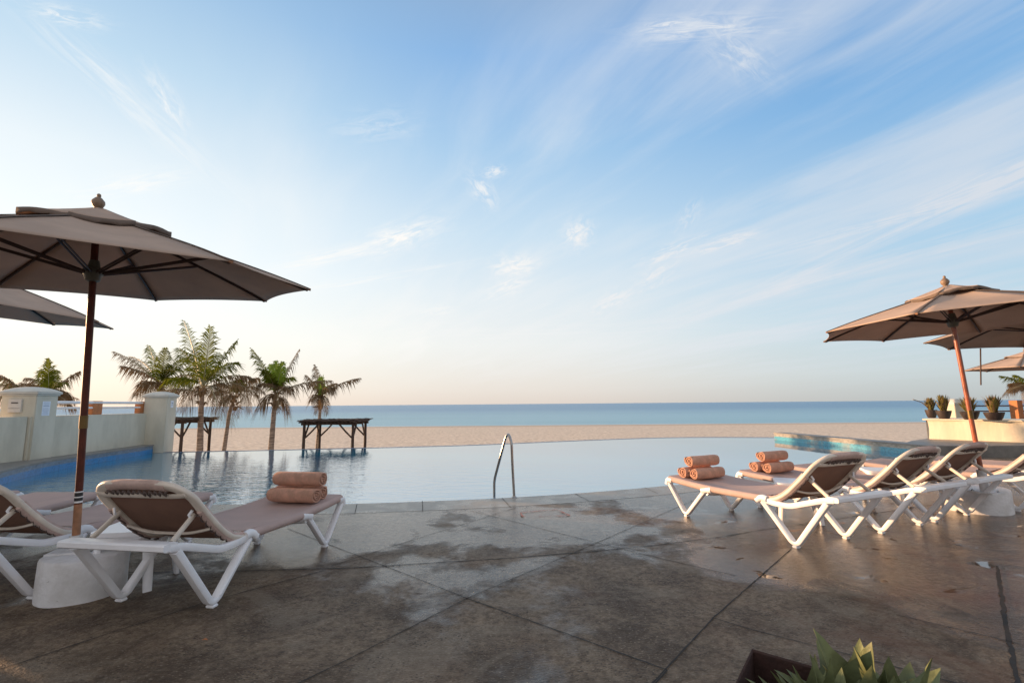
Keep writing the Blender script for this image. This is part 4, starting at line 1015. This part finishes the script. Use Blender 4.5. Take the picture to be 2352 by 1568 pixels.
# ------------------------------------------------------------------ umbrellas
def umbrella(base, R, H, ph, tilt, lean, rise, label, sleeve=0, colr='wood', hub_drop=.0, vent=.31, zg=0., pole_r=.0225, extra=None, pole=True):
    root = empty('patio_umbrella', (base[0], base[1], zg)); H = H - zg
    lx, ly = lean; tx, ty = tilt
    def ax(z): return Vector((lx*z, ly*z, z))            # along the pole
    C = ax(H)
    def rim(a, r): return Vector((C.x + R*r*sin(a), C.y + R*r*cos(a), 0))
    prof = lambda r: rise*(1-r)*(1-.10*sin(pi*r)) + .045*sin(pi*r)*rise
    def cp(a0, u, r, dz=0.):
        a1 = a0+pi/4; p = rim(a0, r).lerp(rim(a1, r), u)
        pull = 4*u*(1-u)
        dx, dy = p.x-C.x, p.y-C.y
        k = 1 - .035*pull*r*r; dx *= k; dy *= k
        return Vector((C.x+dx, C.y+dy, H + tx*dx + ty*dy + prof(r) - .045*pull*sin(pi*min(1, r*.95))*.8 + .012*pull*r + dz))
    m = MB(); KR, KU = 12, 8
    for s in range(8):
        a0 = ph + s*pi/4; vs = []; fs = []
        for i in range(KR+1):
            r = .16 + (1-.16)*i/KR
            for j in range(KU+1): vs.append(cp(a0, j/KU, r))
        for i in range(KR):
            for j in range(KU): q = i*(KU+1)+j; fs.append((q, q+1, q+KU+2, q+KU+1))
        m.add(vs, fs)
    can = m.build('canopy', M['canopy'], root, angle=25)
    sm = can.modifiers.new('thick', 'SOLIDIFY'); sm.thickness = .004
    m = MB()                                             # vent cap with wavy skirt
    for s in range(8):
        a0 = ph + s*pi/4; vs = []; fs = []
        for i in range(7):
            r = .02 + (vent-.02)*i/6
            for j in range(KU+1):
                u = j/KU; w = .036 + .030*sin(pi*u)*(i/6)**2 + .022*sin(s*2.3+u*3)*(i/6)**3
                vs.append(cp(a0, u, r, w))
        for i in range(6):
            for j in range(KU): q = i*(KU+1)+j; fs.append((q, q+1, q+KU+2, q+KU+1))
        m.add(vs, fs)
        sk = []
        for j in range(KU+1):
            u = j/KU; e = cp(a0, u, vent, .036 + .030*sin(pi*u)+.022*sin(s*2.3+u*3)); sk.append(e)
        lo_ = [e - Vector((0, 0, .035+.006*sin(j*2.+s))) for j, e in enumerate(sk)]
        m.add(sk+lo_, [(j, j+1, KU+1+j+1, KU+1+j) for j in range(KU)], 1)
    v = None
    mvc = m
    m = MB()
    for s in range(8):
        a0 = ph+s*pi/4; m.sweep([cp(a0, 0, .17+.83*k/9, .004) for k in range(10)], .012, .0035, n=6, up=(0, 0, 1))
    m.build('canopy_seam', M['canopy_dark'], can)
    m = mvc
    v = m.build('vent_cap', [M['canopy'], M['canopy_dark']], can, angle=30); v.modifiers.new('thick', 'SOLIDIFY').thickness = .004
    ztop = prof(.02)
    top = Vector((C.x+lx*.5, C.y+ly*.5, H+ztop+.022))
    hubz = H + .02 - hub_drop; hc = ax(hubz)
    for s in range(8):
        a0 = ph+s*pi/4
        pts = [cp(a0, 0, r, -.016) for r in (.03, .2, .4, .6, .8, .985)]
        m = MB(); m.sweep(pts, .008, .012, n=6); rb = m.build('rib', M['wood_dark'], root)
        e = cp(a0, 0, .5, -.03); dv = Vector((sin(a0), cos(a0), 0)); sd = Vector((dv.y, -dv.x, 0))*.011
        m = MB()
        for q in (-1, 1): m.sweep([hc + dv*.04 + sd*q, e + sd*q], .005, .010, n=6)
        m.build('strut', M['wood_dark'], rb)
        tp_ = cp(a0, 0, 1.0, -.004); m = MB(); m.sweep([cp(a0, 0, .97, -.012), tp_], .012, .009, n=6); m.build('rib_tip', M['wood_raw'], rb)
    if pole:
        zs = 0.0 if not sleeve else sleeve
        m = MB(); N = 14; m.sweep([ax(.30*0+zs + (H+ztop-zs)*i/N) for i in range(N+1)], pole_r, n=16); pl = m.build('pole', M[colr], root)
        zj = H*.52; m = MB(); m.sweep([ax(zj-.045), ax(zj+.045)], pole_r+.003, n=16); m.build('joint_ring', M['brass'], pl)
        m = MB(); m.lathe([(.028, -.06), (.045, -.05), (.05, -.02), (.062, 0), (.062, .03), (.04, .045), (.03, .09), (.028, .10)], 18, c=hc); m.build('hub', M['hub'], root)
    m = MB(); m.lathe([(.02, 0), (.022, .012), (.032, .022), (.042, .045), (.040, .065), (.022, .088), (.011, .098), (.014, .105), (.012, .118), (.004, .124)], 16, c=top); m.build('finial', M['finial'], root)
    tag(root, label, 'umbrella', 'taupe patio umbrellas with wooden poles')
    return root, ax
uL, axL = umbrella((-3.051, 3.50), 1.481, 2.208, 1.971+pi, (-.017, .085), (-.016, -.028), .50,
               'largest taupe patio umbrella, left, over the nearest left loungers', pole_r=.0225, colr='wood_shaded')
# pole details low down on the left umbrella
pl = [c for c in children(uL) if c.name.startswith('pole')][0]
m = MB(); m.sweep([axL(.25), axL(.58)], .0235, n=16); m.build('worn_pole_end', M['wood_raw'], pl)
m = MB()
for z0, z1 in ((.59, .602), (.625, .633), (.66, .668)): m.sweep([axL(z0), axL(z1)], .0240, n=16)
m.build('pole_band', M['railing'], pl)
m = MB(); m.sweep([axL(.603), axL(.624)], .0240, n=16); m.sweep([axL(.634), axL(.659)], .0238, n=16); m.build('pole_band', M['black'], pl)
umbrella((-6.62, 5.65), 1.47, 2.46, radians(80), (-.10, .0), (0, 0), .52, 'taupe patio umbrella cut by the left picture edge, behind the largest one')
uR, axR = umbrella((5.10, 5.33), 1.318, 2.103, -2.201-pi, (.037, -.027), (-.062, 0), .42,
               'right taupe patio umbrella on a leaning red brown pole', sleeve=.46, pole_r=.0225)
plr = [c for c in children(uR) if c.name.startswith('pole')][0]
u2, ax2 = umbrella((8.2, 7.2), 1.5, 2.25, radians(-55), (-.01, -.06), (0, 0), .48, 'taupe patio umbrella half hidden behind the right leaning one', zg=0.)
c2 = [c for c in children(u2) if c.name.startswith('canopy')][0]
hp = Y(2252, 800, 8.3); hq = Y(2253, 884, 8.3)
m = MB(); m.sweep([hp - u2.location, hq - u2.location], .011, n=8); m.build('hanging_pole', M['wood_dark'], c2)
umbrella((15.6, 14.5), 1.5, 2.18, radians(-82), (0, 0), (0, 0), .50, 'small distant taupe umbrella low at the right picture edge', zg=.2)

# umbrella bases
def base_block(x, y, r, h, label, rot=0., sx=1., ax=None, sleeve=(.0, .16), wall=0):
    root = empty('umbrella_base', (x, y, 0), rot)
    m = MB(); m.lathe([(r*1.0, 0), (r*1.005, .02), (r*1.0, h*.5), (r*.985, h-.02), (r*.965, h-.006), (r*.93, h)], 48, sx=sx)
    for i, v in enumerate(m.v):
        a = math.atan2(v[1], v[0]); k = 1+.012*sin(a*3+1)+.008*sin(a*7); m.v[i] = (v[0]*k, v[1]*k, v[2]+.004*sin(a*2)*(v[2] > .1))
    m.build('concrete_block', M['concrete'], root)
    return tag(root, label, 'umbrella base')
b1 = base_block(-2.94, 3.45, .24, .265, 'white painted round concrete umbrella base under the nearest left lounger')
b2 = base_block(5.33, 5.72, .31, .26, 'white painted concrete umbrella base behind the third right lounger')
for b, axf, ctr, z0, z1, r_ in ((b1, axL, uL, .265, .37, .036), (b2, axR, uR, .26, .50, .042)):
    a = Vector(ctr.location)+axf(z0)-b.location; c = Vector(ctr.location)+axf(z1)-b.location
    m = MB(); m.sweep([a, c], r_, n=16); m.build('pole_sleeve', M['concrete'], b)
    m = MB(); m.box((a.x, a.y, z0+.008), (.24, .24, .014), .3); m.build('base_plate', M['concrete'], b, bevel=.003)
    for s in (-1, 1):
        m = MB(); m.lathe([(.01, 0), (.014, .006), (.012, .016), (.004, .02)], 8, c=(a.x+s*.09, a.y-.05*s, z0+.013)); m.build('bolt', M['steel'], b)

# ------------------------------------------------------------------ planting bottom right
def agave(px, py, n, L, label, tall=1.0, seed=1, wd=.2):
    rnd = random.Random(seed); p = G(px, py, -.18); p.z = -.19
    m = MB()
    for i in range(n):
        an = i*2.39996 + rnd.uniform(-.2, .2); t = (i+.5)/n
        el = radians(84-62*t + rnd.uniform(-6, 6)); ln = L*(.75+.35*rnd.random())*(1-.12*t)*tall
        dv = Vector((cos(an)*cos(el), sin(an)*cos(el), sin(el))); sd = Vector((-sin(an), cos(an), 0)); nn = dv.cross(sd)
        K = 11; w = ln*wd*rnd.uniform(.85, 1.15); vs = []; fs = []
        cur = rnd.uniform(-.10, .16); tw = rnd.uniform(-.25, .25)
        for k in range(K+1):
            u = k/K; wk = w*(.42+.58*sin(pi*min(1, u*1.08+.1)))*(1-u**3.2)**.75 if u < 1 else 0
            c = dv*ln*u + nn*(-cur*ln*u*u) + dv*0 + Vector((0, 0, 0))
            s2 = (sd*cos(tw*u)+nn*sin(tw*u))
            fold = .38*wk
            for (q, dz) in ((-1, 1), (-.5, .42), (0, 0), (.5, .42), (1, 1)):
                vs.append(c + s2*q*wk + (-nn)*fold*dz*(-1))
            for (q, dz) in ((1, 1), (0, 0), (-1, 1)):
                vs.append(c + s2*q*wk*.98 + nn*fold*dz - nn*(.010*(1-u)+.0015)*(1 if q == 0 else .25))
        for k in range(K):
            a = k*8; b = (k+1)*8
            for j in range(8): j2 = (j+1) % 8; fs.append((a+j, a+j2, b+j2, b+j))
        m.add(vs, fs)
    o = m.build('succulent_plant', M['agave'], None, angle=35); o.location = p
    return tag(o, label, 'plant', 'broad leaved succulents in the planter pit')
agave(1880, 1705, 18, .35, 'leftmost succulent in the pit, slim curling leaves beside the round spotlight', seed=3, wd=.20)
agave(1985, 1730, 17, .43, 'tallest succulent in the middle of the pit, broad pointed leaves', seed=5, wd=.30)
agave(2062, 1745, 19, .44, 'right succulent with the sunlit golden leaf tips', seed=8, wd=.32)
agave(1930, 1780, 19, .44, 'low succulent at the bottom picture edge in front of the others', seed=12, wd=.28)
agave(2265, 1800, 12, .27, 'small succulent whose tips just show at the bottom right edge', seed=15, wd=.14)
g0 = G(1770, 1549, -.19)
root = empty('ground_spotlight', (g0.x, g0.y, -.195))
m = MB(); m.lathe([(.03, 0), (.034, .028), (.030, .034), (.024, .034), (.022, .026)], 24); m.build('housing', M['steel'], root)
m = MB(); m.lathe([(.021, .024), (.014, .029), (.004, .031)], 20); m.build('lens', M['black'], root)
tag(root, 'small round metal spotlight sunk in the planter pit soil', 'light')
m = MB(); m.sweep([(0, 0, .01), (.012, .004, .014), (.03, .0, .01)], [.002, .008, .001], [.001, .003, .001], n=6)
o = m.build('fallen_leaf', M['terracotta']); o.location = G(464, 1474, .0) + Vector((0, 0, .002)); tag(o, 'tiny orange fallen leaf on the dark deck lower left', 'leaf')

# ------------------------------------------------------------------ render
S.render.engine = 'CYCLES'
S.cycles.max_bounces = 8; S.cycles.use_denoising = True
S.render.resolution_x = 1024; S.render.resolution_y = 682
